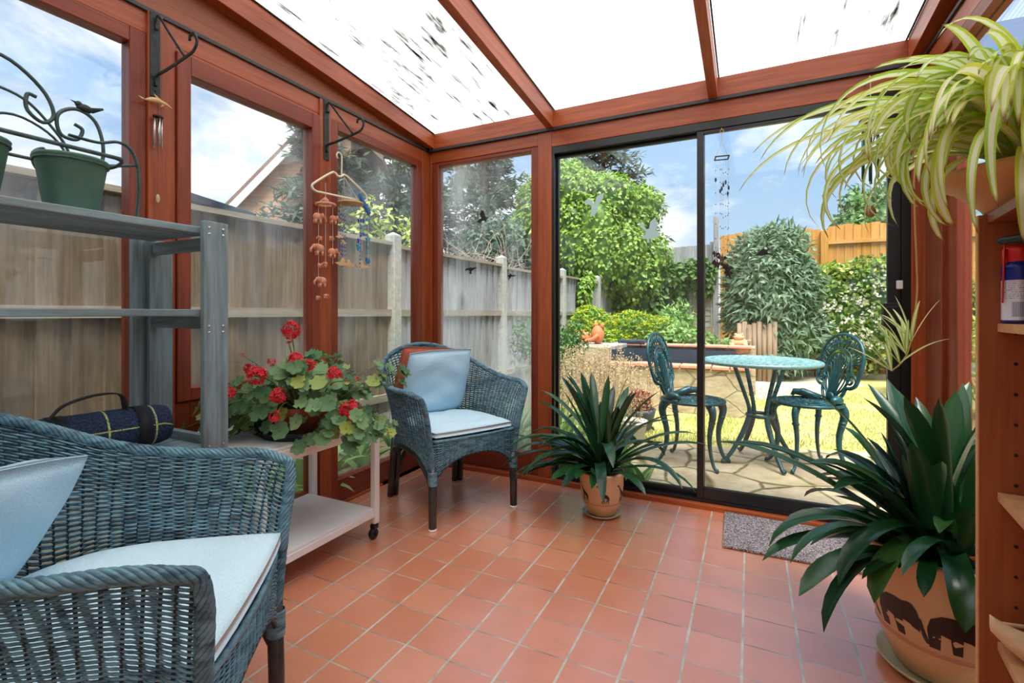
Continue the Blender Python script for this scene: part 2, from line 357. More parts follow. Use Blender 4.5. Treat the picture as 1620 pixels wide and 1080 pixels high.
# ------------------------------------------------------------------ mesh helpers
class MB:
    def __init__(s): s.v = []; s.f = []; s.uv = None
    def add(s, vs, fs):
        o = len(s.v); s.v += [tuple(v) for v in vs]; s.f += [tuple(i+o for i in f) for f in fs]; return s
    def box(s, x0, x1, y0, y1, z0, z1):
        return s.add([(x0,y0,z0),(x1,y0,z0),(x1,y1,z0),(x0,y1,z0),(x0,y0,z1),(x1,y0,z1),(x1,y1,z1),(x0,y1,z1)],
                     [(0,3,2,1),(4,5,6,7),(0,1,5,4),(1,2,6,5),(2,3,7,6),(3,0,4,7)])
    def hexa(s, pts):   # 4 lower + 4 upper corners
        return s.add(pts, [(0,3,2,1),(4,5,6,7),(0,1,5,4),(1,2,6,5),(2,3,7,6),(3,0,4,7)])
    def bar(s, a, b, w, h, up=(0,0,1)):
        a = Vector(a); b = Vector(b); d = (b-a).normalized(); u = Vector(up); sd = d.cross(u).normalized()*w/2; u = sd.cross(d).normalized()*h/2
        return s.hexa([a-sd-u, a+sd-u, a+sd+u, a-sd+u, b-sd-u, b+sd-u, b+sd+u, b-sd+u])
    def tube(s, pts, r, n=8, closed=False, flat=1.0, cap=True):
        P = [Vector(p) for p in pts]; m = len(P); R = r if hasattr(r, '__len__') else [r]*m
        o = len(s.v); up = None
        for i in range(m):
            if closed: d = P[(i+1) % m]-P[i-1]
            else: d = P[min(i+1, m-1)]-P[max(i-1, 0)]
            if d.length < 1e-9: d = Vector((0,0,1))
            d.normalize()
            if up is None:
                up = Vector((0,0,1)) if abs(d.z) < .9 else Vector((1,0,0))
            a = up - d*up.dot(d)
            if a.length < 1e-5: a = Vector((1,0,0)) - d*d.x
            a.normalize(); up = a; b = d.cross(a)
            for k in range(n):
                q = 2*PI*k/n; s.v.append(tuple(P[i] + (a*math.cos(q) + b*math.sin(q)*flat)*R[i]))
        for i in range(m if closed else m-1):
            j = (i+1) % m
            for k in range(n):
                k2 = (k+1) % n; s.f.append((o+i*n+k, o+i*n+k2, o+j*n+k2, o+j*n+k))
        if cap and not closed:
            s.f.append(tuple(o+k for k in range(n))[::-1]); s.f.append(tuple(o+(m-1)*n+k for k in range(n)))
        return s
    def lathe(s, prof, n=32, c=(0,0,0), capb=True, capt=False, sx=1, sy=1):
        o = len(s.v)
        for r, z in prof:
            for k in range(n):
                q = 2*PI*k/n; s.v.append((c[0]+r*sx*math.cos(q), c[1]+r*sy*math.sin(q), c[2]+z))
        for i in range(len(prof)-1):
            for k in range(n):
                k2 = (k+1) % n; s.f.append((o+i*n+k, o+i*n+k2, o+(i+1)*n+k2, o+(i+1)*n+k))
        if capb: s.f.append(tuple(o+k for k in range(n))[::-1])
        if capt: s.f.append(tuple(o+(len(prof)-1)*n+k for k in range(n)))
        return s
    def ball(s, c, r, n=10, m=7, sx=1, sy=1, sz=1):
        pr = [(r*math.sin(PI*i/m), 0) for i in range(m+1)]; o = len(s.v)
        for i in range(1, m):
            for k in range(n):
                q = 2*PI*k/n; a = PI*i/m
                s.v.append((c[0]+r*sx*math.sin(a)*math.cos(q), c[1]+r*sy*math.sin(a)*math.sin(q), c[2]-r*sz*math.cos(a)))
        for i in range(m-2):
            for k in range(n):
                k2 = (k+1) % n; s.f.append((o+i*n+k, o+i*n+k2, o+(i+1)*n+k2, o+(i+1)*n+k))
        b = len(s.v); s.v.append((c[0], c[1], c[2]-r*sz)); s.v.append((c[0], c[1], c[2]+r*sz))
        for k in range(n):
            k2 = (k+1) % n; s.f.append((b, o+k2, o+k)); s.f.append((b+1, o+(m-2)*n+k, o+(m-2)*n+k2))
        return s
    def poly(s, pts, th, axis=(0,1,0)):     # outline extruded
        n = len(pts); a = Vector(axis)*th; P = [Vector(p) for p in pts]
        return s.add(P + [p+a for p in P], [tuple(range(n))[::-1], tuple(range(n, 2*n))] + [(i, (i+1) % n, n+(i+1) % n, n+i) for i in range(n)])
    def build(s, name, m, parent=None, smooth=False, bevel=0, label=None, uv=None):
        me = bpy.data.meshes.new(name); me.from_pydata(s.v, [], s.f); me.update()
        me.materials.append(m)
        if smooth: me.polygons.foreach_set('use_smooth', [True]*len(me.polygons))
        if smooth == 'auto':
            try: me.set_sharp_from_angle(angle=math.radians(35))
            except Exception: pass
        if uv is not None:
            l = me.uv_layers.new(name='UVMap'); vi = np.zeros(len(me.loops), dtype=np.int32); me.loops.foreach_get('vertex_index', vi)
            l.data.foreach_set('uv', np.asarray(uv, dtype=np.float32)[vi].ravel())
        o = bpy.data.objects.new(name, me); COL.objects.link(o)
        if parent is not None: o.parent = parent
        if bevel:
            b = o.modifiers.new('bevel', 'BEVEL'); b.width = bevel; b.segments = 2; b.limit_method = 'ANGLE'
        if label: o['label'] = label
        return o
def np_mesh(name, V, F, m, parent=None, smooth=False):
    me = bpy.data.meshes.new(name); V = np.asarray(V, dtype=np.float32).reshape(-1, 3); F = np.asarray(F, dtype=np.int32); k = F.shape[1]
    me.vertices.add(len(V)); me.vertices.foreach_set('co', V.ravel())
    me.loops.add(F.size); me.loops.foreach_set('vertex_index', F.ravel())
    me.polygons.add(len(F)); me.polygons.foreach_set('loop_start', np.arange(0, F.size, k, dtype=np.int32))
    try: me.polygons.foreach_set('loop_total', np.full(len(F), k, dtype=np.int32))
    except Exception: pass
    me.update(calc_edges=True); me.validate()
    if smooth: me.polygons.foreach_set('use_smooth', [True]*len(me.polygons))
    me.materials.append(m); o = bpy.data.objects.new(name, me); COL.objects.link(o)
    if parent is not None: o.parent = parent
    return o
def thing(name, label, cat, loc=(0,0,0), rz=0, group=None):
    o = bpy.data.objects.new(name, None); COL.objects.link(o); o.empty_display_size = .05
    o.location = loc; o.rotation_euler = (0,0,rz); o['label'] = label; o['category'] = cat
    if group: o['group'] = group
    return o
def tag(o, label, cat, group=None, kind=None):
    o['label'] = label; o['category'] = cat
    if group: o['group'] = group
    if kind: o['kind'] = kind
    return o
def struct(o): o['kind'] = 'structure'; return o
def sempty(name):
    o = bpy.data.objects.new(name, None); COL.objects.link(o); o['kind'] = 'structure'; return o
def copy_tree(root, loc, rz, label=None, group=None):
    r = root.copy(); COL.objects.link(r); r.location = loc; r.rotation_euler = (0,0,rz)
    if label: r['label'] = label
    if group: r['group'] = group
    for ch in list(root.children):
        c = ch.copy(); COL.objects.link(c); c.parent = r
        for g in list(ch.children):
            d = g.copy(); COL.objects.link(d); d.parent = c
    return r
def spline(pts, n):
    """Catmull-Rom through pts, n samples"""
    P = np.array(pts, float); P = np.vstack([2*P[0]-P[1], P, 2*P[-1]-P[-2]]); m = len(P)-3; out = []
    for q in np.linspace(0, m-1e-9, n):
        i = int(q); t = q-i; a, b, c, d = P[i:i+4]
        out.append(.5*((2*b)+(-a+c)*t+(2*a-5*b+4*c-d)*t*t+(-a+3*b-3*c+d)*t**3))
    return np.array(out)

def leaf_cloud(name, P, D, N, L, Wd, m, parent=None, fold=.25, curl=.15, mid=.42):
    """folded pointed leaves: root P, direction D, normal N, length L, half width Wd"""
    D = D/np.linalg.norm(D, axis=1, keepdims=True); S = np.cross(D, N); S /= np.linalg.norm(S, axis=1, keepdims=True)+1e-9; U = np.cross(S, D)
    L = np.broadcast_to(L, (len(P),))[:, None]; Wd = np.broadcast_to(Wd, (len(P),))[:, None]
    c = P + D*L*mid
    V = np.stack([P, c - S*Wd + U*Wd*fold, c, c + S*Wd + U*Wd*fold, P + D*L - U*L*curl], 1)
    i = (np.arange(len(P))*5)[:, None]
    F = np.concatenate([i+[0,2,1], i+[0,3,2], i+[1,2,4], i+[2,3,4]], 0)
    return np_mesh(name, V, F, m, parent)
def rdir(n): v = rng.normal(size=(n,3)); return v/np.linalg.norm(v, axis=1, keepdims=True)
def crown_pts(blobs, n, inset=.12):
    """points on the outside of a union of ellipsoids (cx,cy,cz,rx,ry,rz)"""
    B = np.array(blobs, float); area = B[:,3]*B[:,5]; k = rng.choice(len(B), n, p=area/area.sum()); d = rdir(n)
    d[:,2] = np.where((d[:,2] < -.35) & (rng.random(n) < .55), -d[:,2], d[:,2])
    r = 1 - rng.random(n)**2*inset*2
    P = B[k,:3] + d*B[k,3:6]*r[:,None]; keep = np.ones(n, bool)
    for j, b in enumerate(B):
        q = ((P-b[:3])/b[3:6]); keep &= ~(((q**2).sum(1) < .72) & (k != j))
    nn = d/B[k,3:6]; nn /= np.linalg.norm(nn, axis=1, keepdims=True)
    return P[keep], nn[keep]
def crown(name, blobs, n, L, Wd, m, parent=None, droop=.6, inset=.12, jit=.5):
    P, N = crown_pts(blobs, n, inset); k = len(P)
    D = N*.55 + rdir(k)*jit + np.array([0,0,-droop]); NN = N + rdir(k)*.35 + np.array([0,0,.3])
    return leaf_cloud(name, P, D, NN, L*(.7+.6*rng.random(k)), Wd*(.7+.6*rng.random(k)), m, parent)
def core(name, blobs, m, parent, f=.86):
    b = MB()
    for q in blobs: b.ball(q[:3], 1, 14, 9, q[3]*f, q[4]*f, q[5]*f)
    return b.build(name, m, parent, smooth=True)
def sub_blobs(c, r, n, s=.38):
    out = []
    for d in rdir(n): out.append((c[0]+d[0]*r[0]*.72, c[1]+d[1]*r[1]*.72, c[2]+d[2]*r[2]*.72, r[0]*s, r[1]*s, r[2]*s))
    return [(c[0],c[1],c[2],r[0]*.82,r[1]*.82,r[2]*.82)] + out

# ------------------------------------------------------------------ room shell
XR = 2.734; YB = -3.35; SLOPE = .1
def zr(y): return 2.312 - y*SLOPE          # underside of the roof sheets
b = MB(); b.box(-.06, XR+.06, YB, 0.06, -.12, 0); struct(b.build('floor', tilemat()))
bwall = brickmat('house_brick', (176,110,84), (196,132,100), (210,200,184))
b = MB(); b.box(-.1, XR+.1, YB-.12, YB, -.1, 3.0); struct(b.build('wall_back', CREAMW))
# left wall frame: posts and rails, all along x = 0
wl = sempty('wall_left')
def lbox(y0, y1, z0, z1, m, nm, x0=-.07, x1=0.0, parent=wl, bev=.003): return MB().box(x0, x1, y0, y1, z0, z1).build(nm, m, parent, bevel=bev)
for y0, y1, x1 in ((-1.786,-1.735,.012), (-1.735,-1.683,0), (-.975,-.898,.006), (-.083,0.0,.0), (-3.35,-3.27,.0)):
    lbox(y0, y1, 0, 2.19, MH['Z'], 'post', x1=x1)
lbox(-3.35, -.083, 2.105, 2.19, MH['Y'], 'head_rail', x1=-.003)
lbox(-1.683, -.975, 2.09, 2.105, MH['Y'], 'head_rail', x1=-.003)
lbox(-3.35, 0, 2.205, 2.262, FILL, 'fill_board', x1=-.01)
MB().hexa([(-.06,-3.35,2.2),(-.012,-3.35,2.2),(-.012,0,2.2),(-.06,0,2.2),(-.06,-3.35,zr(-3.35)),(-.012,-3.35,zr(-3.35)),(-.012,0,zr(0)),(-.06,0,zr(0))]).build('fill_board', FILL, wl)
MB().hexa([(-.012,-3.35,zr(-3.35)-.115),(.048,-3.35,zr(-3.35)-.115),(.048,0,zr(0)-.105),(-.012,0,zr(0)-.105),(-.012,-3.35,zr(-3.35)),(.048,-3.35,zr(-3.35)),(.048,0,zr(0)),(-.012,0,zr(0))]).build('rafter', MH['Y'], wl, bevel=.002)
MB().box(0, .018, -.50, -.083, 0, .012).box(0,.018,-3.3,-.083,0,.012).build('skirting_bead', MH['Y'], wl)
def lwin(name, y0, y1, z0, z1, fr, glass, xin=0.0, bottom=None, head=None):
    """a framed light in the left wall between outer edges"""
    w = sempty(name); bz = bottom or fr; hz = head or fr
    MB().box(-.06, xin, y0, y0+fr, z0, z1).build('frame_stile', MHD['Z'], w, bevel=.004)
    MB().box(-.06, xin, y1-fr, y1, z0, z1).build('frame_stile', MHD['Z'], w, bevel=.004)
    MB().box(-.06, xin, y0+fr, y1-fr, z0, z0+bz).build('frame_rail', MHD['Y'], w, bevel=.004)
    MB().box(-.06, xin, y0+fr, y1-fr, z1-hz, z1).build('frame_rail', MHD['Y'], w, bevel=.004)
    MB().box(-.038, -.030, y0+fr, y1-fr, z0+bz, z1-hz).build('pane', glass, w)
    return w
lwin('window_1', -3.27, -1.786, .60, 2.105, .055, GLASSL)
lwin('window_2', -3.27, -1.786, 0, .60, .055, GLASS, bottom=.13)
lwin('window_3', -1.683, -.975, .70, 2.09, .053, GLASSL, xin=.012, head=.08)
w = lwin('window_4', -1.683, -.975, 0, .70, .053, GLASS, bottom=.13, head=.135)
lwin('window_5', -.898, -.083, 0, 2.105, .054, GLASSL, bottom=.135, head=.045)
# front wall
wf = sempty('wall_front')
def fbox(x0, x1, z0, z1, m, nm, y0=0.0, y1=.08, parent=wf): return MB().box(x0, x1, y0, y1, z0, z1).build(nm, m, parent, bevel=.003)
fbox(-.07, .02, 0, 2.19, MH['Z'], 'post'); fbox(.835, .928, 0, 2.19, MH['Z'], 'post', y0=-.004)
fbox(2.70, XR+.07, 0, 2.19, MH['Z'], 'post', y0=-.01)
fbox(.02, .835, 2.11, 2.19, MH['X'], 'head_rail'); fbox(.928, 2.70, 2.09, 2.19, MH['X'], 'head_rail', y0=-.002)
fbox(.0, XR, 2.205, 2.31, MH['X'], 'eaves_beam', y0=-.015)
fbox(-.07, XR+.07, 2.19, 2.205, MHD['X'], 'packer', y0=.0)
fbox(.02, XR, 0, .028, MH['X'], 'sill', y0=-.03, y1=.08)
w = sempty('window_6')
for x0, x1 in ((.02,.072),(.785,.835)): MB().box(x0, x1, .004, .07, .028, 2.11).build('frame_stile', MHD['Z'], w, bevel=.004)
MB().box(.072, .785, .004, .07, .028, .16).build('frame_rail', MHD['X'], w, bevel=.004)
MB().box(.072, .785, .004, .07, 2.085, 2.11).build('frame_rail', MHD['X'], w, bevel=.004)
MB().box(.072, .785, .034, .042, .16, 2.085).build('pane', GLASSH, w)
# sliding door
dr = sempty('door_1')
MB().box(.928, 2.70, .0, .075, 2.045, 2.09).build('door_frame', BLACK, dr, bevel=.003)
MB().box(.928, .945, .0, .075, .028, 2.045).box(2.665, 2.70, 0, .075, .028, 2.045).box(.945, 2.665, 0, .075, .028, .046).build('door_frame', BLACK, dr)
def leaf(x0, x1, y, xs0, xs1, zb, glass):
    MB().box(x0, x0+xs0, y, y+.028, .046, 2.045).box(x1-xs1, x1, y, y+.028, .046, 2.045).box(x0+xs0, x1-xs1, y, y+.028, .046, zb).box(x0+xs0, x1-xs1, y, y+.028, 2.028, 2.045).build('sash', BLACK, dr, bevel=.002)
    MB().box(x0+xs0, x1-xs1, y+.011, y+.017, zb, 2.028).build('pane', glass, dr)
leaf(.945, 1.812, .042, .012, .03, .078, GLASS); leaf(1.775, 2.665, .006, .034, .05, .108, GLASS)
b = MB().box(2.590, 2.655, -.042, .006, .985, 1.10).box(2.600,2.645,-.046,-.040,1.0,1.085); b.build('lock_handle', RUB, dr, bevel=.006)
MB().box(2.646, 2.668, -.016, .006, 1.165, 1.205).build('contact_sensor', WHITE, dr, bevel=.003, label='small white plastic sensor')
# right wall
wr = sempty('wall_right')
def rbox(y0, y1, z0, z1, m, nm, x0=XR, x1=XR+.07, parent=wr): return MB().box(x0, x1, y0, y1, z0, z1).build(nm, m, parent, bevel=.003)
rbox(-.09, 0, 0, 2.19, MH['Z'], 'post', x0=XR-.002); rbox(-3.35, -3.2, 0, 2.19, MH['Z'], 'post')
rbox(-1.42, -1.34, 0, 2.19, MH['Z'], 'post')
rbox(-3.35, -.09, 2.105, 2.19, MH['Y'], 'head_rail'); rbox(-3.35, 0, 2.19, 2.205, MHD['Y'], 'packer', x0=XR+.005)
MB().hexa([(XR+.012,-3.35,2.2),(XR+.06,-3.35,2.2),(XR+.06,0,2.2),(XR+.012,0,2.2),(XR+.012,-3.35,zr(-3.35)),(XR+.06,-3.35,zr(-3.35)),(XR+.06,0,zr(0)),(XR+.012,0,zr(0))]).build('fill_board', FILL, wr)
MB().hexa([(XR-.048,-3.35,zr(-3.35)-.115),(XR+.012,-3.35,zr(-3.35)-.115),(XR+.012,-.02,zr(0)-.105),(XR-.048,-.02,zr(0)-.105),(XR-.048,-3.35,zr(-3.35)),(XR+.012,-3.35,zr(-3.35)),(XR+.012,-.02,zr(0)),(XR-.048,-.02,zr(0))]).build('rafter', MH['Y'], wr)
def rwin(name, y0, y1, z0, z1, fr, f1):
    w = sempty(name)
    MB().box(XR-.006, XR+.06, y1-fr, y1, z0, z1).build('frame_stile', MHD['Z'], w, bevel=.004)
    if f1: MB().box(XR+.012, XR+.06, y1-fr-f1, y1-fr, z0, z1).build('frame_stile', MHD['Z'], w, bevel=.004)
    MB().box(XR, XR+.06, y0, y0+.05, z0, z1).build('frame_stile', MHD['Z'], w, bevel=.004)
    MB().box(XR, XR+.06, y0+.05, y1-fr-f1, z0, z0+.1).build('frame_rail', MHD['Y'], w); MB().box(XR, XR+.06, y0+.05, y1-fr-f1, z1-.05, z1).build('frame_rail', MHD['Y'], w)
    MB().box(XR+.03, XR+.038, y0+.05, y1-fr-f1, z0+.1, z1-.05).build('pane', GLASS, w)
rwin('window_7', -1.34, -.09, 0, 2.105, .20, .10); rwin('window_8', -3.2, -1.42, 0, 2.105, .05, 0)
# black cover strips
def trim(n, mb, m=STRIP): return struct(mb.build('trim_%d' % n, m, bevel=.0015))
trim(1, MB().box(-.004, .008, -3.35, -.006, 2.187, 2.203)); trim(2, MB().box(.0, XR, -.020, -.004, 2.187, 2.203)); trim(3, MB().box(XR-.010, XR+.004, -3.35, -.006, 2.187, 2.203))
trim(4, MB().box(-.004, .018, -.034, -.016, 2.19, 2.312).box(-.002,.032,-.036,-.012,2.183,2.207), BLACK)
trim(5, MB().box(XR-.034, XR-.006, -.040, -.016, 2.205, 2.31).box(XR-.045,XR,-.040,-.01,2.180,2.207), BLACK)
RX = (.90, 1.835)
for i, x in enumerate(RX):
    trim(6+i, MB().hexa([(x-.0,-3.35,zr(-3.35)-.112),(x+.045,-3.35,zr(-3.35)-.112),(x+.045,-.016,zr(0)-.112),(x,-.016,zr(0)-.112),(x,-3.35,zr(-3.35)),(x+.045,-3.35,zr(-3.35)),(x+.045,-.016,zr(0)),(x,-.016,zr(0))]), RAF)
# polycarbonate sheets
edges = [-.06, .922, 1.857, XR+.06]
for i in range(3):
    a, c = edges[i]+.002, edges[i+1]-.002
    o = MB().hexa([(a,-3.35,zr(-3.35)+.002),(c,-3.35,zr(-3.35)+.002),(c,.14,zr(.14)+.002),(a,.14,zr(.14)+.002),(a,-3.35,zr(-3.35)+.012),(c,-3.35,zr(-3.35)+.012),(c,.14,zr(.14)+.012),(a,.14,zr(.14)+.012)]).build('ceiling', [roofmat('stained_sheet', .555, 9), roofmat('clean_sheet', .70, 5), roofmat('part_stained_sheet', .60, 6)][i])
    struct(o)
for i, x in enumerate((.052, .893, .951, 1.829, 1.886, XR-.054)):
    trim(8+i, MB().hexa([(x-.004,-3.35,zr(-3.35)-.006),(x+.004,-3.35,zr(-3.35)-.006),(x+.004,-.016,zr(0)-.006),(x-.004,-.016,zr(0)-.006),(x-.004,-3.35,zr(-3.35)+.001),(x+.004,-3.35,zr(-3.35)+.001),(x+.004,-.016,zr(0)+.001),(x-.004,-.016,zr(0)+.001)]), BLACK)

# ------------------------------------------------------------------ garden ground
GZ = -.03
def ground(name, pts, z0, z1, m): return struct(MB().poly([(x,y,z0) for x, y in pts], z1-z0, (0,0,1)).build(name, m))
EARTH = plain('earth', (96,84,62), .95, 0, .3, 14, .6)
ground('ground_earth', [(-9,-6),(12,-6),(12,30),(-9,30)], -.3, GZ-.02, EARTH)
ground('ground_lawn', [(.6,1.2),(7,1.3),(7,7.2),(-.2,7.2),(-.2,1.2)], GZ-.06, GZ-.004, lawnmat())
ground('ground_patio', [(.95,.08),(2.9,.08),(2.9,-3),(6,-3),(6,2.3),(3.0,1.85),(2.2,1.62),(1.8,1.46),(.9,1.40)], GZ-.06, GZ, patiomat())
ground('ground_path', [(2.1,4.1),(2.55,4.0),(3.6,6.1),(3.3,7.0),(2.1,6.9)], GZ-.06, GZ+.001, plain('path_slab', (196,184,160), .9, 0, .12, 5, .3))
b = MB()
for i in range(11): x = 2.05+i*.5; b.box(x, x+.485, 7.02, 7.16, GZ-.05, GZ+.09)
tag(b.build('bed_kerb', KERB), 'pale stone kerb along the far edge of the lawn', 'kerb')

# ------------------------------------------------------------------ wicker armchairs
def shell_curves():
    # (angle parameter s in -1..1, left = +y): plan at the bottom, plan at the rim, rim height, bottom height
    base = [(.27,.245),(.16,.262),(.02,.270),(-.12,.262),(-.22,.205),(-.27,.10),(-.285,0)]
    rim = [(.300,.305),(.20,.338),(.04,.352),(-.13,.335),(-.27,.262),(-.345,.135),(-.365,0)]
    hz = [.640,.668,.672,.705,.782,.842,.862]
    bz = [.235,.33,.355,.33,.26,.34,.37]
    def full(a, sgn=True):
        return a + [(x, -y) for x, y in a[-2::-1]] if sgn else a + a[-2::-1]
    n = 181
    return spline(full(base), n), spline(full(rim), n), spline([[h] for h in full(hz, False)], n)[:,0], spline([[h] for h in full(bz, False)], n)[:,0]
def shell_pt(B, R, H, Z0, q):
    """whole row at height fraction q (0 bottom, 1 rim)"""
    w = q**1.6; xy = B*(1-w) + R*w
    z = Z0 + (H-Z0)*q
    if q > .93:
        xy = B*(1-w) + R*w + (R-B)*(q-.93)*1.6
    return np.column_stack([xy, z])
def weave(rows, r, nst, amp, cyc=4):
    """rows: list of Nx3 arrays; strands as square tubes woven in and out"""
    V = []; F = []; o = 0
    for j, P in enumerate(rows):
        L = np.concatenate([[0], np.cumsum(np.linalg.norm(np.diff(P, axis=0), axis=1))])
        m = nst*cyc+1; sN = np.linspace(0, L[-1], m); Q = np.column_stack([np.interp(sN, L, P[:,k]) for k in range(3)])
        T = np.gradient(Q, axis=0); T /= np.linalg.norm(T, axis=1, keepdims=True)
        up = np.array([0,0,1.0]); Nn = np.cross(T, up); Nn /= np.linalg.norm(Nn, axis=1, keepdims=True)
        ph = np.cos(PI*np.arange(m)/cyc + PI*(j % 2)); Q = Q + Nn*(amp*ph)[:,None]
        U = np.cross(Nn, T)
        ring = np.stack([Q+Nn*r, Q+U*r, Q-Nn*r, Q-U*r], 1).reshape(-1, 3); V.append(ring)
        i = np.arange(m-1)[:,None]*4 + o
        for k in range(4):
            k2 = (k+1) % 4; F.append(np.concatenate([i+k, i+k2, i+4+k2, i+4+k], 1))
        o += m*4
    return np.concatenate(V), np.concatenate(F)
def rope(mb, P, core_r, r, n, turns, phase=0):
    P = np.asarray(P); L = np.concatenate([[0], np.cumsum(np.linalg.norm(np.diff(P, axis=0), axis=1))]); m = int(L[-1]/.005)
    s = np.linspace(0, L[-1], m); Q = np.column_stack([np.interp(s, L, P[:,k]) for k in range(3)]); T = np.gradient(Q, axis=0); T /= np.linalg.norm(T, axis=1, keepdims=True)
    A = np.cross(T, [0.05,.02,1.0]); A /= np.linalg.norm(A, axis=1, keepdims=True); Bv = np.cross(T, A)
    for k in range(n):
        a = 2*PI*(k/n) + s*turns*2*PI + phase
        W_ = Q + A*(np.cos(a)*core_r)[:,None] + Bv*(np.sin(a)*core_r)[:,None]; mb.tube(W_, r, 5)
    return mb
def make_armchair(label, loc, rz):
    t = thing('wicker_armchair', label, 'armchair', loc, rz)
    B, R, H, Z0 = shell_curves()
    rows = [shell_pt(B, R, H, Z0, q) for q in np.linspace(.03, .985, 72)]
    V, F = weave(rows, .0027, 60, .0042); np_mesh('woven_shell', V, F, WICK, t, True)
    mb = MB(); n = len(B); allrows = np.array([shell_pt(B, R, H, Z0, q) for q in np.linspace(0, 1, 12)])
    for k in range(61):
        i = int(round(k*(n-1)/60)); mb.tube(allrows[:, i], .0030, 5)
    mb.build('stakes', WCORE, t, True)
    # braided rim: top edge and down both front edges
    top = shell_pt(B, R, H, Z0, 1.0)
    fl = np.array([shell_pt(B, R, H, Z0, q)[0] for q in np.linspace(1, .02, 14)]); fr = np.array([shell_pt(B, R, H, Z0, q)[-1] for q in np.linspace(1, .02, 14)])
    path = np.vstack([fl[::-1][:-1], top, fr[1:]])
    path = np.array([path[max(0,i-3):i+4].mean(0) for i in range(len(path))])
    mb = MB(); rope(mb, path, .0098, .0050, 7, 10); mb.tube(path[::3], .0095, 8); mb.build('braided_rim', WICK, t, True)
    # arched bottom binding
    mb = MB(); bot = shell_pt(B, R, H, Z0, 0.0); mb.tube(bot[::3], .008, 6); mb.build('bottom_binding', WCORE, t, True)
    # front apron
    rows = []; 
    yy = np.linspace(.245, -.245, 61)
    arch = .345 - .115*(np.abs(yy)/.245)**2.6; topz = .425 + 0*yy; xx = .27 + .018*(1-(yy/.245)**2)
    for q in np.linspace(0, 1, 30): rows.append(np.column_stack([xx, yy, arch*(1-q)+topz*q]))
    V, F = weave(rows, .0030, 22, .0034); np_mesh('woven_apron', V, F, WICK, t, True)
    mb = MB()
    for k in range(23):
        i = min(60, int(round(k*60/22))); mb.tube([(xx[i], yy[i], arch[i]), (xx[i], yy[i], .425)], .003, 5)
    mb.tube(np.column_stack([xx, yy, arch])[::3], .006, 6); mb.build('apron_frame', WCORE, t, True); MB().tube(np.column_stack([xx, yy, topz+.003])[::3], .008, 6).build('seat_edge', WICK, t, True)
    # seat
    rows = []
    for x in np.arange(-.24, .285, .0075):
        wdt = .25 if x > -.1 else .25*math.sqrt(max(.02, 1-((x+.1)/.17)**2)); y = np.linspace(wdt, -wdt, 20); rows.append(np.column_stack([x+0*y, y, .412+0*y]))
    V, F = weave(rows, .0034, 18, .002); np_mesh('seat', V, F, WICK, t, True)
    # legs: front single canes, rear double canes, arched braces at the sides
    for sg in (1, -1):
        mb = MB().tube([(.272,.245*sg,0.004),(.272,.245*sg,.12),(.268,.243*sg,.30)], [.019,.020,.020], 12); mb.build('leg', CANE, t, True)
        mb = MB()
        for k in range(9): mb.lathe([(.0215,-.004),(.0235,0),(.0215,.004)], 12, (.271,.244*sg,.222+k*.0075), False)
        mb.build('leg_binding', WICK, t, True)
        MB().lathe([(.0205,0),(.0205,.012)], 12, (.272,.245*sg,0), True, True).build('foot_cap', WHITE, t, True)
        mb = MB()
        for o_ in (0,.034): mb.tube([(-.275-o_*.3,(.232-o_)*sg,.004),(-.262-o_*.3,(.228-o_)*sg,.15),(-.240-o_*.2,(.222-o_)*sg,.34)], [.018,.018,.017], 12)
        mb.build('leg', CANE, t, True)
        p = spline([(-.268,.225*sg,.06),(-.235,.238*sg,.20),(-.17,.252*sg,.305),(-.03,.262*sg,.345),(.12,.258*sg,.325),(.225,.25*sg,.26),(.262,.246*sg,.20)], 24)
        MB().tube(p, .0135, 10).build('side_arch_cane', CANE, t, True)
    MB().tube(spline([(-.262,.20,.10),(-.275,.13,.26),(-.29,0,.32),(-.275,-.13,.26),(-.262,-.20,.10)], 20), .013, 8).build('rear_arch_cane', CANE, t, True)
    return t
A2 = math.radians(-27)
near = make_armchair('blue wicker armchair in the foreground at the left edge, partly cut off', (.86,-2.30,0), math.radians(38))
copy_tree(near, (.5265,-.539,0), A2, 'blue wicker armchair standing in the far corner beside the white trolley')
near.scale = (1, .92, 1)

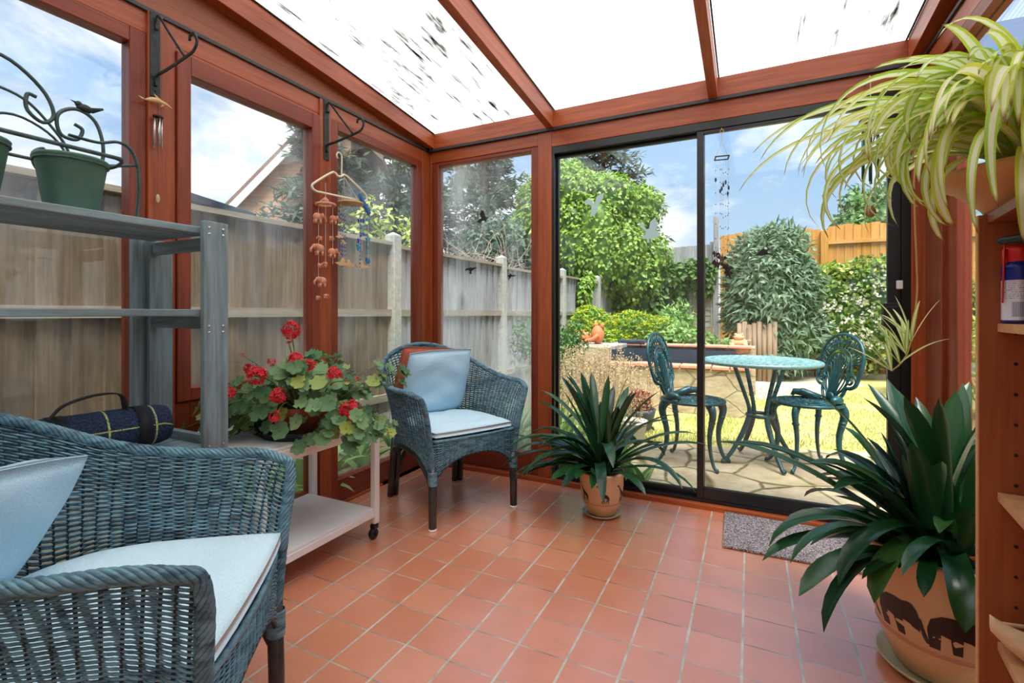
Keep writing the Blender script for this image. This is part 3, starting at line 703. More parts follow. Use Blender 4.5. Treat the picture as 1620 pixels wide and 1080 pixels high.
def pillow(name, w, d, th, m, label, cat, M, ears=.0, nx=28, seatshape=False, seed=1, flat=.0):
    r2 = np.random.default_rng(seed); a = np.linspace(-1, 1, nx); X, Y = np.meshgrid(a, a, indexing='ij')
    e = np.clip(1-np.abs(X)**3.2, 0, 1)**.6*np.clip(1-np.abs(Y)**3.2, 0, 1)**.6
    wr = np.zeros_like(X)
    for k in range(7):
        an, fq, ph = r2.random()*PI, 2+r2.random()*5, r2.random()*6; wr += np.sin((X*math.cos(an)+Y*math.sin(an))*fq+ph)
    wr = wr/7*th*.30*e + .10*th*e*np.sin(9*X+5*Y*Y)*np.sin(4*Y)
    cr = 1-.07*np.abs(X*Y)**2.5; px = X*cr*(1+.03*np.abs(Y)**3)*w/2; py = Y*cr*(1+.03*np.abs(X)**3)*d/2
    if seatshape: py = py*np.where(X < 0, np.sqrt(np.clip(1-(np.abs(X)*.95)**2.6, .12, 1)), 1)
    topz = th*(flat + e*(1-flat))*.5+wr; botz = -th*e*.42+wr*.5
    edge = 0.004
    V = np.concatenate([np.stack([px,py,topz+edge],-1).reshape(-1,3), np.stack([px,py,botz-edge*.0],-1).reshape(-1,3)])
    mm = nx*nx; F = []
    for i in range(nx-1):
        for j in range(nx-1):
            q = i*nx+j; F.append((q, q+nx, q+nx+1, q+1)); F.append((mm+q, mm+q+1, mm+q+nx+1, mm+q+nx))
    ring = [i*nx for i in range(nx)] + [(nx-1)*nx+j for j in range(1, nx)] + [i*nx+nx-1 for i in range(nx-2, -1, -1)] + [j for j in range(nx-2, 0, -1)]
    for k in range(len(ring)):
        a_, b_ = ring[k], ring[(k+1) % len(ring)]; F.append((a_, b_, mm+b_, mm+a_))
    V4 = np.column_stack([V, np.ones(len(V))]) @ np.array(M).T
    o = np_mesh(name, V4[:,:3], F, m, None, True); tag(o, label, cat); return o
def chairM(loc, rz, x, y, z, tilt=0, spin=0, roll=0):
    return Matrix.Translation(loc) @ Matrix.Rotation(rz, 4, 'Z') @ Matrix.Translation((x,y,z)) @ Matrix.Rotation(tilt, 4, 'Y') @ Matrix.Rotation(roll, 4, 'X') @ Matrix.Rotation(spin, 4, 'Z')
c2 = (.5265,-.539,0); c1 = (.86,-2.30,0); A1 = math.radians(38)
pillow('seat_cushion', .50, .48, .065, CUSH, 'thin pale blue seat cushion on the far wicker armchair', 'cushion', chairM(c2, A2, .035, 0, .446), seatshape=True, seed=3, flat=.55)
pillow('seat_cushion', .52, .50, .075, CUSH, 'pale blue seat cushion on the foreground wicker armchair', 'cushion', chairM(c1, A1, .03, 0, .452), seatshape=True, seed=4, flat=.55)
pillow('scatter_cushion', .40, .42, .13, CUSHB, 'square pale blue cushion leaning on the back of the far wicker armchair', 'cushion', chairM(c2, A2, -.135, -.005, .655, math.radians(-72), 0, math.radians(3)), 1, seed=5)
pillow('scatter_cushion', .40, .42, .06, ORG, 'orange cushion peeping out behind the square pale blue one', 'cushion', chairM(c2, A2, -.215, -.02, .665, math.radians(-72), math.radians(5), 0), 1, seed=6)
pillow('scatter_cushion', .36, .40, .12, CUSHB, 'large pale blue cushion leaning at the back of the foreground armchair', 'cushion', chairM(c1, A1, -.205, -.05, .605, math.radians(-60), math.radians(6), math.radians(-6)), 1, seed=8)

# ------------------------------------------------------------------ white trolley
t = thing('trolley', 'white two-tier wooden trolley on castors under the geraniums', 'trolley', (0,0,0))
x0, x1, y0, y1, zt = .035, .468, -1.66, -1.045, .552
MB().box(x0+.004, x1-.004, y0, y1, zt-.012, zt).build('top_board', WHITE, t, bevel=.003)
for a in ((x0,x1,y1-.022,y1,zt-.06,zt-.0125),(x0,x1,y0,y0+.022,zt-.06,zt-.0125),(x1-.022,x1,y0+.022,y1-.022,zt-.06,zt-.0125),(x0,x0+.022,y0+.022,y1-.022,zt-.06,zt-.0125)): MB().box(*a).build('apron_rail', WHITE, t, bevel=.002)
MB().box(x0+.004, x1-.004, y0+.01, y1-.03, .135, .147).box(x1-.022, x1, y0+.01, y1-.03, .105, .1345).build('lower_shelf', WHITE, t, bevel=.002)
for x in (x0-.002, x1-.026):
    for y in (y0-.004, y1-.030):
        MB().box(x, x+.03, y, y+.034, .07, zt+.001).build('leg', WHITE, t, bevel=.006)
        cw = MB().lathe([(.004,-.011),(.022,-.011),(.025,-.006),(.025,.006),(.022,.011),(.004,.011)], 20); cw.v = [(p[2]+x+.015, p[1]+y+.017-.012, p[0]+.0255) for p in cw.v]
        cw.build('castor', RUB, t, True); MB().box(x+.001, x+.029, y-.004, y+.028, .045, .070).build('castor_fork', RUB, t, bevel=.006)

# ------------------------------------------------------------------ shelf unit
t = thing('shelf_unit', 'weathered blue-grey wooden shelf unit against the left window', 'shelf unit', (0,0,0))
for (x, y, w, z1) in ((.45,-1.852,.078,1.345),(.02,-1.86,.03,1.30),(.07,-1.852,.036,1.30)):
    pass
MB().box(.440, .462, -1.852, -1.772, 0, 1.352).build('post', BLUEW['Z'], t, bevel=.002)
MB().box(.066, .088, -1.820, -1.742, 0, 1.318).build('post', BLUEW['Z'], t, bevel=.002)
MB().box(.040, .064, -1.862, -1.815, 0, 1.318).build('post', BLUEW['Z'], t, bevel=.002)
MB().box(.440, .462, -3.05, -2.97, 0, 1.352).build('post', BLUEW['Z'], t, bevel=.002); MB().box(.066, .088, -3.05, -2.97, 0, 1.318).build('post', BLUEW['Z'], t, bevel=.002)
for z in (1.265, 1.0, .60): MB().box(.090, .439, -1.812, -1.788, z, z+.042).build('end_rail', BLUEW['X'], t, bevel=.002)
for zz, nb in ((1.312, 3), (1.043, 3), (.592, 4)):
    for k in range(nb):
        w_ = (.435-.09)/nb; MB().box(.09+k*w_+.004, .09+(k+1)*w_-.004, -3.05, -1.813, zz-.0, zz+.022).build('shelf_board', BLUEW['Y'], t, bevel=.003)

for z in (1.33,.99,.62,1.31,1.01):
    for y in (-1.836,-1.79): MB().ball((.4635, y, z), .0045, 8, 5, .5).build('screw', CHR, t)
# blanket roll on the bench
t = thing('picnic_blanket', 'rolled navy checked picnic blanket with black straps on the lower shelf', 'blanket', (.265,-2.06,.622), math.radians(82))
p = [(0,-.19),(.035,-.193),(.062,-.186),(.070,-.16),(.071,0),(.070,.16),(.062,.186),(.035,.193),(0,.19)]
b = MB().lathe(p, 40, capb=False); b.v = [(v[2], v[0]*(1.0), v[1]*.9+.068) for v in b.v]; b.v = [(x, y*(1+.02*math.sin(x*60)), z) for x, y, z in b.v]
o = b.build('roll', blanketmat(), t, True)
for x in (.11,-.09):
    b = MB().lathe([(.0725,-.018),(.0735,-.018),(.0735,.018),(.0725,.018)], 40, capb=False); b.v = [(v[2]+x, v[0], v[1]*.9+.068) for v in b.v]; b.build('strap', STRAPM, t, True)
b = MB(); pp = spline([(-.10,-.01,.132),(-.07,-.012,.165),(0,-.015,.185),(.06,-.012,.178),(.075,-.01,.128)], 20)
for i in range(19): b.bar(pp[i], pp[i+1], .026, .004, (0,0,1))
b.build('handle', STRAPM, t)
b = MB().ball((.195,.0,.05), .018, 8, 6, .8, 1.3, .8); b.build('tie_end', STRAPM, t, True)
# wire planter rack with two zinc pots
t = thing('planter_rack', 'dark scrolled metal planter rack with a bird on top, on the highest shelf', 'plant rack', (.265,-2.0,1.334))
R_ = RACK
MB().tube(spline([(0,.05,.0),(0,.058,.10),(0,.055,.19),(0,.035,.24),(0,.0,.252),(0,-.05,.235),(0,-.12,.235)], 30), .0075, 8, flat=.6).build('end_leg', R_, t, True)
MB().tube(spline([(0,-.10,.165),(0,-.03,.17),(0,.055,.195)], 8), .005, 8).build('end_brace', R_, t, True)
MB().tube([(.115,-.04,.170),(.115,-.6,.170)], .006, 8).build('front_rail', R_, t, True)
MB().tube(spline([(-.115,-.6,.17),(-.115,-.10,.17),(-.09,-.05,.168),(0,-.02,.165),(.09,-.03,.168),(.115,-.06,.17)], 26), .005, 8).build('ring_rail', R_, t, True)
# back screen: scrolls in the plane x = -.115
def S(pts, r=.0042, n=40): return MB().tube(spline([(-.118,y+.015,.14+(z-.14)*1.27) for y, z in pts], n), r, 8)
S([(-.02,.14),(.0,.22),(-.02,.29),(-.07,.31),(-.115,.285),(-.11,.24),(-.07,.235),(-.055,.262),(-.075,.272)], .0055).build('scroll', R_, t, True)
S([(-.45,.33),(-.36,.40),(-.30,.385),(-.22,.375),(-.15,.33),(-.125,.28),(-.15,.255),(-.185,.275),(-.185,.31),(-.165,.31)], .0055).build('scroll', R_, t, True)
S([(-.085,.14),(-.09,.2),(-.13,.25),(-.2,.30),(-.3,.305),(-.37,.26),(-.385,.15)], .0042).build('arch', R_, t, True)
S([(-.31,.14),(-.295,.22),(-.22,.255),(-.14,.235),(-.095,.19),(-.11,.145),(-.16,.14),(-.175,.175),(-.15,.195),(-.14,.178)], .0038).build('scroll', R_, t, True)
S([(-.45,.36),(-.35,.27),(-.32,.14)], .0038).build('arch', R_, t, True)
b = MB().ball((-.118,-.055,.335), .016, 12, 8, .8, 1.35, .85).ball((-.118,-.070,.344), .0095, 10, 7).tube([(-.118,-.076,.346),(-.118,-.090,.350)], [.004,.0008], 6).tube([(-.118,-.038,.335),(-.118,-.005,.352)], [.009,.003], 6, flat=.5)
b.v = [(x, y+.02, z+.030) for x, y, z in b.v]; b.build('bird', IRON, t, True)
def pot(loc, label):
    t = thing('metal_pot', label, 'plant pot', loc); t.scale = (.8,.8,1.0)
    MB().lathe([(.070,0),(.072,.002),(.074,.006),(.100,.150),(.105,.158),(.106,.163),(.102,.166),(.097,.160),(.072,.01)], 40).build('body', POTG, t, True)
    MB().tube([(.103*math.cos(a), .103*math.sin(a), .150) for a in np.linspace(0, 2*PI, 32, endpoint=False)], .0035, 6, closed=True).build('rim_wire', R_, t, True)
pot((.27,-2.115,1.3345), 'whole green zinc pot in the metal rack below the bird'); pot((.27,-2.33,1.3345), 'green zinc pot cut off by the left edge of the picture')

# ------------------------------------------------------------------ hanging brackets
def bracket(y, x, label, sc_=1.0):
    t = thing('hanging_bracket', label, 'bracket', (x, y, 1.955))
    b = MB().box(0, .005, -.018, .018, -.085, .235); b.build('wall_plate', IRON, t, bevel=.002)
    MB().tube(spline([(.010,0,-.045),(.006,0,-.02),(.018,0,-.005),(.08,0,.002),(.2,0,.022),(.245,0,.034),(.264,0,.062),(.25,0,.092),(.226,0,.092),(.222,0,.075)], 40), .0072, 8, flat=.5).build('arm', IRON, t, True)
    MB().tube(spline([(.024,0,.165),(.006,0,.175),(.010,0,.205),(.03,0,.212),(.1,0,.13),(.19,0,.026)], 24), .0058, 8, flat=.5).build('brace', IRON, t, True)
    for z in (-.06,.21): MB().ball((.0055,0,z), .005, 8, 5, .6).build('screw', IRON, t)
    return t
bracket(-1.765, .012, 'black iron hanging bracket on the post above the dolphin chime')
bracket(-.935, .006, 'black iron hanging bracket holding the coat hanger')
# dolphin chime
t = thing('dolphin_wind_chime', 'small wind chime of metal tubes under a wooden dolphin', 'wind chime', (.034,-1.765,1.845)); t.scale = (.72,.72,.72)
b = MB(); sp = spline([(0,-.062,-.006),(0,-.03,.006),(0,.0,.012),(0,.04,.006),(0,.072,-.004)], 16); b.tube(sp, [.003,.005,.008,.010,.012,.013,.013,.013,.012,.011,.010,.009,.007,.005,.003,.001], 10, flat=.7)
b.poly([(0,-.06,-.004),(0,-.09,.002),(0,-.075,-.012)], .006, (1,0,0)).poly([(0,-.008,.02),(0,-.02,.04),(0,.012,.022)], .004, (1,0,0)).poly([(0,.02,0),(0,.008,-.02),(0,.03,-.004)], .004, (1,0,0))
b.build('dolphin', BRASS, t, True)
MB().lathe([(.0,-.075),(.024,-.075),(.024,-.069),(0,-.069)], 20).build('top_disc', FIG, t)
for k in range(5):
    a = k*2*PI/5; MB().tube([(.017*math.cos(a), .017*math.sin(a), -.08), (.018*math.cos(a), .018*math.sin(a), -.22-.02*(k % 2))], .0034, 8).build('chime_tube', CHR, t, True)
MB().tube([(0,0,.28),(0,0,-.5)], .0009, 4).tube([(0,.0,0),(0,0,-.07)], .0012, 4).build('cord', DTHREAD, t); MB().ball((0,0,-.50), .012, 6, 4, .7, .8, 2).build('tassel', BRASS, t)
# coat hanger and the mobiles hanging from it
hx, hy, hz = .062, -.885, 1.80; HA = math.radians(80)
Rv = Vector((math.cos(HA), math.sin(HA), 0))
t = thing('coat_hanger', 'cream plastic coat hanger hung on the bracket', 'coat hanger', (hx, hy, hz), HA)
MB().tube(spline([(-.02,0,.08),(-.026,0,.098),(-.014,0,.115),(.003,0,.105),(.006,0,.08),(.004,0,.0),(0,0,-.012)], 24), .0042, 8).build('hook', IVORY, t, True)
MB().tube(spline([(0,0,-.012),(-.02,0,-.012),(-.035,0,.0),(-.06,0,-.006),(-.15,0,-.075),(-.168,0,-.098),(-.15,0,-.118),(-.1,0,-.12),(.1,0,-.118),(.15,0,-.118),(.168,0,-.098),(.15,0,-.07),(.05,0,-.008),(.02,0,.004)], 60), .0058, 8, closed=True).build('body', IVORY, t, True)
def hp(r, d=0, z=0): return (hx+Rv.x*r-Rv.y*d, hy+Rv.y*r+Rv.x*d, hz+z)
t = thing('clay_elephant_mobile', 'mobile of small pale clay elephants on strings at the left of the coat hanger', 'mobile', hp(-.105,-.022,-.09), HA)
b = MB().tube([(0,0,.02),(0,0,-.06)], .0012, 4).tube([(-.04,0,-.09),(-.04,0,-.52)], .0012, 4).tube([(.0,0,-.06),(.0,0,-.42)], .0012, 4).tube([(.042,0,-.09),(.042,0,-.40)], .0012, 4).tube([(-.04,0,-.09),(0,0,-.055),(.042,0,-.09)], .0012, 4); b.build('strings', THREAD, t)
MB().tube([(.045*math.cos(a), .045*math.sin(a), -.095) for a in np.linspace(0, 2*PI, 20, endpoint=False)], .008, 7, closed=True).ball((0,0,-.075), .016).build('crown_ring', CLAY, t, True)
def ele(x, z, s, f=1):
    b = MB().ball((x,0,z), .02*s, 10, 7, 1.15, .7, .95).ball((x+f*.022*s,0,z+.006*s), .012*s, 8, 6).tube(spline([(x+f*.03*s,0,z+.004*s),(x+f*.04*s,0,z-.006*s),(x+f*.038*s,0,z-.02*s)], 6), [.005*s]*5+[.003*s], 6)
    for dx, dy in ((-.012,.006),(-.012,-.006),(.010,.006),(.010,-.006)): b.tube([(x+dx*s,dy*s,z-.012*s),(x+dx*s,dy*s,z-.03*s)], .006*s, 6)
    b.ball((x+f*.018*s,-.011*s,z+.008*s), .011*s, 8, 5, .8, .3, 1); b.build('clay_elephant', CLAY, t, True)
for x, z, s, f in ((-.045,-.165,1.15,1),(.045,-.16,.95,1),(-.03,-.27,.5,-1),(.03,-.262,.5,1),(-.035,-.325,1.2,-1),(.038,-.335,1.05,1),(-.035,-.41,.5,1),(.0,-.40,.5,-1),(-.02,-.49,1.1,-1),(-.045,-.575,.45,1),(.0,-.565,.5,1)): ele(x, z, s, f)
t = thing('dove_mobile', 'mobile of carved wooden doves strung below a round wooden disc', 'mobile', hp(.045,-.022,-.15), HA)
MB().lathe([(.002,-.004),(.068,-.004),(.070,0),(.068,.004),(.002,.004)], 28, capb=False).build('disc', BRASS, t, True)
b = MB()
for k in range(4): a = k*PI/2+.4; b.tube([(-.04,0,.135),(.055*math.cos(a), .055*math.sin(a), 0)], .0011, 4)
cs = ((-.06,0,-.30),(-.034,.02,-.36),(-.014,.03,-.32),(.062,0,-.34),(.04,-.03,-.36)); dv = [(-.065,-.19),(-.05,-.33),(-.03,-.215),(.075,-.335),(.0,-.335)]
for x, y, z in cs: b.tube([(x,y,0),(x,y,z)], .0011, 4)
b.build('strings', THREAD, t)
b = MB()
for x, y, z in cs:
    for zz in np.arange(-.07, z, -.021): b.ball((x,y,zz), .0030, 6, 4, 1, 1, 1.9)
b.build('beads', COBALT, t)['kind'] = 'stuff'
for i, (x, z) in enumerate(dv):
    s = 1.0 if i in (1,3,4) else .6; y = (.0,.0,.02,0,.01)[i]; f = -1 if i < 2 else 1
    MB().poly([(x-.042*s*f,y,z+.004*s),(x-.018*s*f,y,z-.012*s),(x+.015*s*f,y,z-.012*s),(x+.045*s*f,y,z+.0*s),(x+.028*s*f,y,z+.006*s),(x+.012*s*f,y,z+.010*s),(x+.0*s*f,y,z+.032*s),(x-.018*s*f,y,z+.024*s),(x-.012*s*f,y,z+.008*s)], .006, (0,1,0)).build('dove', BRASS, t)
t = thing('blue_star_mobile', 'mobile of blue and turquoise stars hanging from a tilted blue plaque', 'mobile', hp(.125,-.022,-.12), HA)
b = MB().hexa([(-.045,-.02,.028),(.025,-.02,-.075),(.045,.02,-.075),(-.022,.02,.028),(-.03,-.02,.036),(.042,-.02,-.065),(.062,.02,-.065),(-.008,.02,.036)]); b.build('plaque', BLUEP, t, bevel=.004)
b = MB().tube([(-.02,0,.03),(-.01,0,.06)], .0012, 4).tube([(.035,0,-.07),(.035,0,-.33)], .0012, 4).tube([(-.022,0,-.07),(-.022,0,-.25)], .0012, 4).tube([(-.005,0,-.06),(-.005,0,-.28)], .0012, 4); b.build('strings', THREAD, t)
def star(x, z, r, m, n=5):
    MB().poly([((r if k % 2 == 0 else r*.5)*math.cos(PI*k/n+.3)+x, 0, (r if k % 2 == 0 else r*.5)*math.sin(PI*k/n+.3)+z) for k in range(2*n)], .008, (0,1,0)).build('star_bead', m, t)
for x, z, r, m, n in ((.035,-.10,.014,TURQ,5),(.035,-.21,.018,TURQ,5),(.036,-.255,.011,BLUEP,6),(.035,-.285,.013,TURQ,4),(.035,-.33,.020,BLUEP,9),(-.022,-.115,.013,COBALT,6),(.0,-.112,.016,COBALT,5),(-.005,-.15,.010,TURQ,4),(.004,-.185,.013,BLUEP,5),(-.024,-.225,.014,COBALT,6),(-.024,-.262,.020,TURQ,6),(-.01,-.19,.012,COBALT,4)): star(x, z, r, m, n)

# ------------------------------------------------------------------ strap-leaved plants
def ribbon(mb, uv, base, az, el, L, w, droop, n=12, keel=.25, twist=0.0, base_w=.75, tp=.74):
    p = Vector(base); e = el; o = len(mb.v); st = L/n
    for i in range(n+1):
        t_ = i/n; d = Vector((math.cos(az)*math.cos(e), math.sin(az)*math.cos(e), math.sin(e)))
        sd = Vector((-math.sin(az), math.cos(az), 0)); up = sd.cross(d)*-1
        if twist: sd = Matrix.Rotation(twist*t_, 3, d) @ sd; up = Matrix.Rotation(twist*t_, 3, d) @ up
        ww = w*(base_w + (1-base_w)*min(1, t_/.35)) * (1 if t_ < tp else max(.04, math.cos((t_-tp)/(1-tp)*PI/2)**.6))
        mb.v += [tuple(p - sd*ww/2 + up*ww*keel), tuple(p), tuple(p + sd*ww/2 + up*ww*keel)]
        uv += [(0,t_),(.5,t_),(1,t_)]
        p = p + d*st; e -= droop*st*(.35 + 1.3*t_)
    for i in range(n):
        a = o+i*3; mb.f += [(a, a+1, a+4, a+3), (a+1, a+2, a+5, a+4)]
def decal_strip(mb, ang, z0, rfun, cols):
    """silhouette columns (arc, zlow, zhigh) wrapped onto a round pot"""
    o = len(mb.v)
    for a, lo, hi in cols:
        for z in (lo, (lo+hi)/2, hi):
            r = rfun(z0+z)+.0014; q = ang + a/r; mb.v.append((r*math.cos(q), r*math.sin(q), z0+z))
    for i in range(len(cols)-1):
        a = o+i*3; mb.f += [(a,a+3,a+4,a+1),(a+1,a+4,a+5,a+2)]
def clivia(name_label, loc, S, nleaf, Lr, wd, seed, kind, saucer_label, azf=None, extra=()):
    r_ = random.Random(seed); t = thing('potted_clivia', name_label, 'potted plant', (loc[0], loc[1], .012*S))
    prof = [(.062,0),(.074,.002),(.094,.05),(.108,.10),(.113,.15),(.114,.20),(.117,.212),(.116,.220),(.106,.220),(.104,.16)]
    prof = [(a*S, b_*S) for a, b_ in prof]; MB().lathe(prof, 48).build('pot', POTC, t, True)
    pr_ = np.array(prof[1:7]); rf = lambda z: float(np.interp(z, pr_[:,1], pr_[:,0]))
    MB().lathe([(rf(.062*S)+.0008, .062*S), (rf(.066*S)+.0022*S, .066*S), (rf(.070*S)+.0008, .070*S)], 48, capb=False).build('glaze_line', POTP, t, True)
    MB().lathe([(.0,.198*S),(.105*S,.198*S)], 32, capb=False).build('soil', SOIL, t)
    b = MB(); s = S
    if kind == 'giraffe':
        cam_az = math.atan2(-2.807-loc[1], 2.036-loc[0])
        for k, off in enumerate((-.98, 0.05, 1.05, 2.2, -2.1)):
            an = cam_az + off; z0 = .075*s; b = MB()
            def st(c): decal_strip(b, an, z0, rf, [(a*s*.9, lo*s*.9, hi*s*.9) for a, lo, hi in c])
            st([(-.038,.098,.100),(-.030,.097,.106),(-.026,.094,.104),(-.012,.072,.085),(0,.044,.072),(.012,.036,.062),(.026,.034,.054),(.034,.030,.046),(.038,.022,.034)])
            for x0, x1 in ((.002,-.006),(.006,.012),(.026,.020),(.033,.032)): st([(min(x0,x1)-.0015, 0 if x1<x0 else .02, .006 if x1 < x0 else .042),( (x0+x1)/2,.012,.03),(max(x0,x1)+.0025, .02 if x1<x0 else 0, .044 if x1 < x0 else .006)])
            st([(.0,.0,.042),(.004,.0,.042)]); st([(.030,.0,.042),(.034,.0,.042)]); b.build('giraffe_motif', FIG, t)
    else:
        cam_az = math.atan2(-2.807-loc[1], 2.036-loc[0])
        for k, off in enumerate((-.62, .12, .85, -1.45, 1.7)):
            an = cam_az + off; z0 = .078*s; b = MB()
            def st(c): decal_strip(b, an, z0, rf, [(a*s, lo*s, hi*s) for a, lo, hi in c])
            st([(-.034,.030,.036),(-.030,.0,.052),(-.022,.0,.058),(-.016,.0,.062),(-.0159,.030,.062),(-.004,.027,.064),(.0,.0,.064),(.012,.0,.063),(.0121,.030,.063),(.022,.028,.066),(.028,.024,.064),(.034,.022,.056),(.037,.02,.046)])
            st([(.034,.038,.046),(.040,.012,.044),(.043,.004,.030),(.047,.004,.010)]); b.build('elephant_motif', FIG, t)
    del s
    b = MB(); uv = []
    for k in range(nleaf):
        az = azf(r_) if azf and k % 2 else r_.random()*2*PI; el = math.radians(r_.uniform(18, 84)); L = r_.uniform(*Lr)*(1 if el > .6 else .85)
        ribbon(b, uv, (r_.uniform(-.04,.04)*S, r_.uniform(-.04,.04)*S, .195*S), az, el, L, wd*r_.uniform(.8,1.15), r_.uniform(1.2, 4.2) if el < 1.1 else r_.uniform(.4,1.6), keel=r_.uniform(.1,.3), twist=r_.uniform(-.4,.4))
    for a in extra: ribbon(b, uv, *a)
    b.build('leaves', L_CLIV, t, True)
    b = MB(); uv = []; az = r_.random()*6; ribbon(b, uv, (0,0,.195*S), az, .5, Lr[0]*.8, wd*.7, 3.5); b.build('dead_leaf', L_BROWN, t, True)
    sa = MB().lathe([(.0,0),(.082,0),(.098,.018),(.101,.019),(.099,.013),(.086,.0055),(0,.0055)], 44, capb=False); sa.v = [(x*S, y*S, z*S*1.0) for x, y, z in sa.v]
    o = sa.build('plant_saucer', POTS, None, True); o.location = (loc[0], loc[1], .001); tag(o, saucer_label, 'saucer'); return t
BZ = .195
clivia('clivia with dark strap leaves in a cream giraffe-patterned pot by the sliding door', (1.335,-.318), 1.0, 66, (.36,.60), .045, 11, 'giraffe', 'saucer under the giraffe-patterned pot',
       extra=[((0,0,BZ), math.radians(26+PI*0), .55, .60, .040, 1.5), ((0,0,BZ), math.radians(20), .78, .55, .036, 1.9), ((0,0,BZ), math.radians(205), .55, .56, .042, 2.6), ((0,0,BZ), math.radians(215), .9, .60, .038, 3.2), ((0,0,BZ), math.radians(200), .3, .5, .045, 2.2), ((0,0,BZ), 1.4, 1.45, .52, .044, .3), ((0,0,BZ), 3.2, 1.42, .46, .044, .3)])
def leftish(r_): return math.radians(r_.uniform(90, 250))
clivia('large clivia in a terracotta-coloured elephant-patterned pot beside the bookcase', (2.545,-.975), 1.6, 66, (.36,.60), .047, 5, 'elephant', 'saucer under the elephant-patterned pot', leftish,
       extra=[((0,0,.31), math.radians(168), .72, .66, .050, 1.5), ((-.03,0,.31), math.radians(160), .60, .70, .046, 1.2), ((-.02,0,.31), math.radians(196), .28, .50, .062, 2.4), ((0,-.02,.31), math.radians(188), .55, .52, .06, 3.6), ((0,0,.31), math.radians(120), 1.3, .52, .056, .5), ((0,0,.31), math.radians(60), 1.38, .50, .060, .3), ((.03,0,.31), math.radians(150), 1.25, .46, .05, .6), ((0,.03,.31), math.radians(100), 1.15, .55, .05, .8), ((0,0,.33), math.radians(230), .5, .40, .058, 5.5), ((0,0,.33), math.radians(262), .45, .36, .060, 6.0)])

# geraniums
GX, GY = .345, -1.37
b = MB().lathe([(.0,0),(.160,0),(.172,.030),(.176,.032),(.170,.020),(.158,.006),(0,.006)], 44, capb=False, c=(GX,GY,.553)); tag(b.build('plant_tray', NAVYT, None, True), 'round black tray under the geranium on the white trolley', 'tray')
t = thing('potted_geranium', 'red-flowered geranium spilling out of a terracotta bowl on the white trolley', 'potted plant', (GX,GY,.561))
MB().lathe([(.09,0),(.10,.003),(.125,.085),(.135,.088),(.137,.112),(.128,.114),(.122,.09)], 40, c=(.0,0,0)).build('pot', TERRA, t, True)
MB().lathe([(0,.098),(.125,.098)], 24, capb=False).build('soil', SOIL, t)
FL = [(0.324, -1.377, 0.985, 0.0374), (0.371, -1.565, 0.821, 0.0363), (0.442, -1.53, 0.746, 0.0291), (0.553, -1.364, 0.816, 0.0281), (0.586, -1.314, 0.665, 0.0441), (0.443, -1.452, 0.873, 0.0302), (0.464, -1.408, 0.852, 0.023), (0.299, -1.623, 0.759, 0.024), (0.285, -1.664, 0.712, 0.0306), (0.44, -1.542, 0.675, 0.0193), (0.331, -1.474, 0.862, 0.0153), (0.253, -1.512, 0.837, 0.0179), (0.23, -1.523, 0.893, 0.0102), (0.348, -1.409, 0.944, 0.0131), (0.557, -1.251, 0.783, 0.0107), (0.555, -1.307, 0.784, 0.0079)]
st = MB(); lv = MB(); r_ = random.Random(9)
def ger_leaf(c, nrm, r):
    c = Vector(c); N = Vector(nrm).normalized(); A = N.orthogonal().normalized(); A = Matrix.Rotation(r_.random()*6.28, 3, N) @ A; B_ = N.cross(A); o = len(lv.v); n = 20
    lv.v.append(tuple(c - N*r*.15))
    for k in range(n):
        q = 2*PI*k/n; notch = .45 if k == 0 else 1
        rr = r*notch*(1+.07*math.cos(q*7)+.03*math.cos(q*14)); lv.v.append(tuple(c + (A*math.cos(q)+B_*math.sin(q))*rr*.55 + N*r*.02))
    for k in range(n):
        q = 2*PI*k/n; notch = .55 if k == 0 else 1
        rr = r*notch*(1+.13*math.cos(q*7)); lv.v.append(tuple(c + (A*math.cos(q)+B_*math.sin(q))*rr + N*r*(.26*math.cos(q*3.5)**2 - .02)))
    for k in range(n):
        k2 = (k+1) % n; lv.f.append((o, o+1+k, o+1+k2)); lv.f.append((o+1+k, o+1+n+k, o+1+n+k2, o+1+k2))
lp = []
RX_, FX_ = Vector((.897,.442,0)), Vector((-.442,.897,0))
def inside(u, v, h): return (u/.42)**2 + (v/.26)**2 + ((h-.12)/.30)**2 < 1
while len(lp) < 420:
    u, v, h = r_.uniform(-.44,.38), r_.uniform(-.28,.22), r_.uniform(-.02,.42)
    top = .34 - .75*abs(u-(-.02)) + .05*math.sin(u*17)
    if not (-.03 < h < top): continue
    if (v/.25)**2 + (u/.42)**2 > 1: continue
    if h < .13 and math.hypot(u, v) < .15: continue
    if h < .11 and v < 0 and abs(u-.05) < .2 and r_.random() < .7: continue
    w_ = RX_*u + FX_*v + Vector((GX, GY, h+.561))
    if any((w_-Vector(q[:3])-Vector((.02,-.04,.01))).length < q[3]*1.5 for q in FL): continue
    if h > .08 and r_.random() < .3 and h < top-.14: continue
    lp.append((u, v, h))
for k in range(26): lp.append((-.34 + r_.uniform(-.07,.10), -.12+r_.uniform(-.08,.10), r_.uniform(-.03,.12)))
for k in range(14): lp.append((.36 + r_.uniform(-.06,.06), .03+r_.uniform(-.06,.06), .23+r_.uniform(-.05,.05)))
for k in range(16): lp.append((.22 + r_.uniform(-.09,.09), -.15+r_.uniform(-.05,.05), .05+r_.uniform(-.04,.05)))
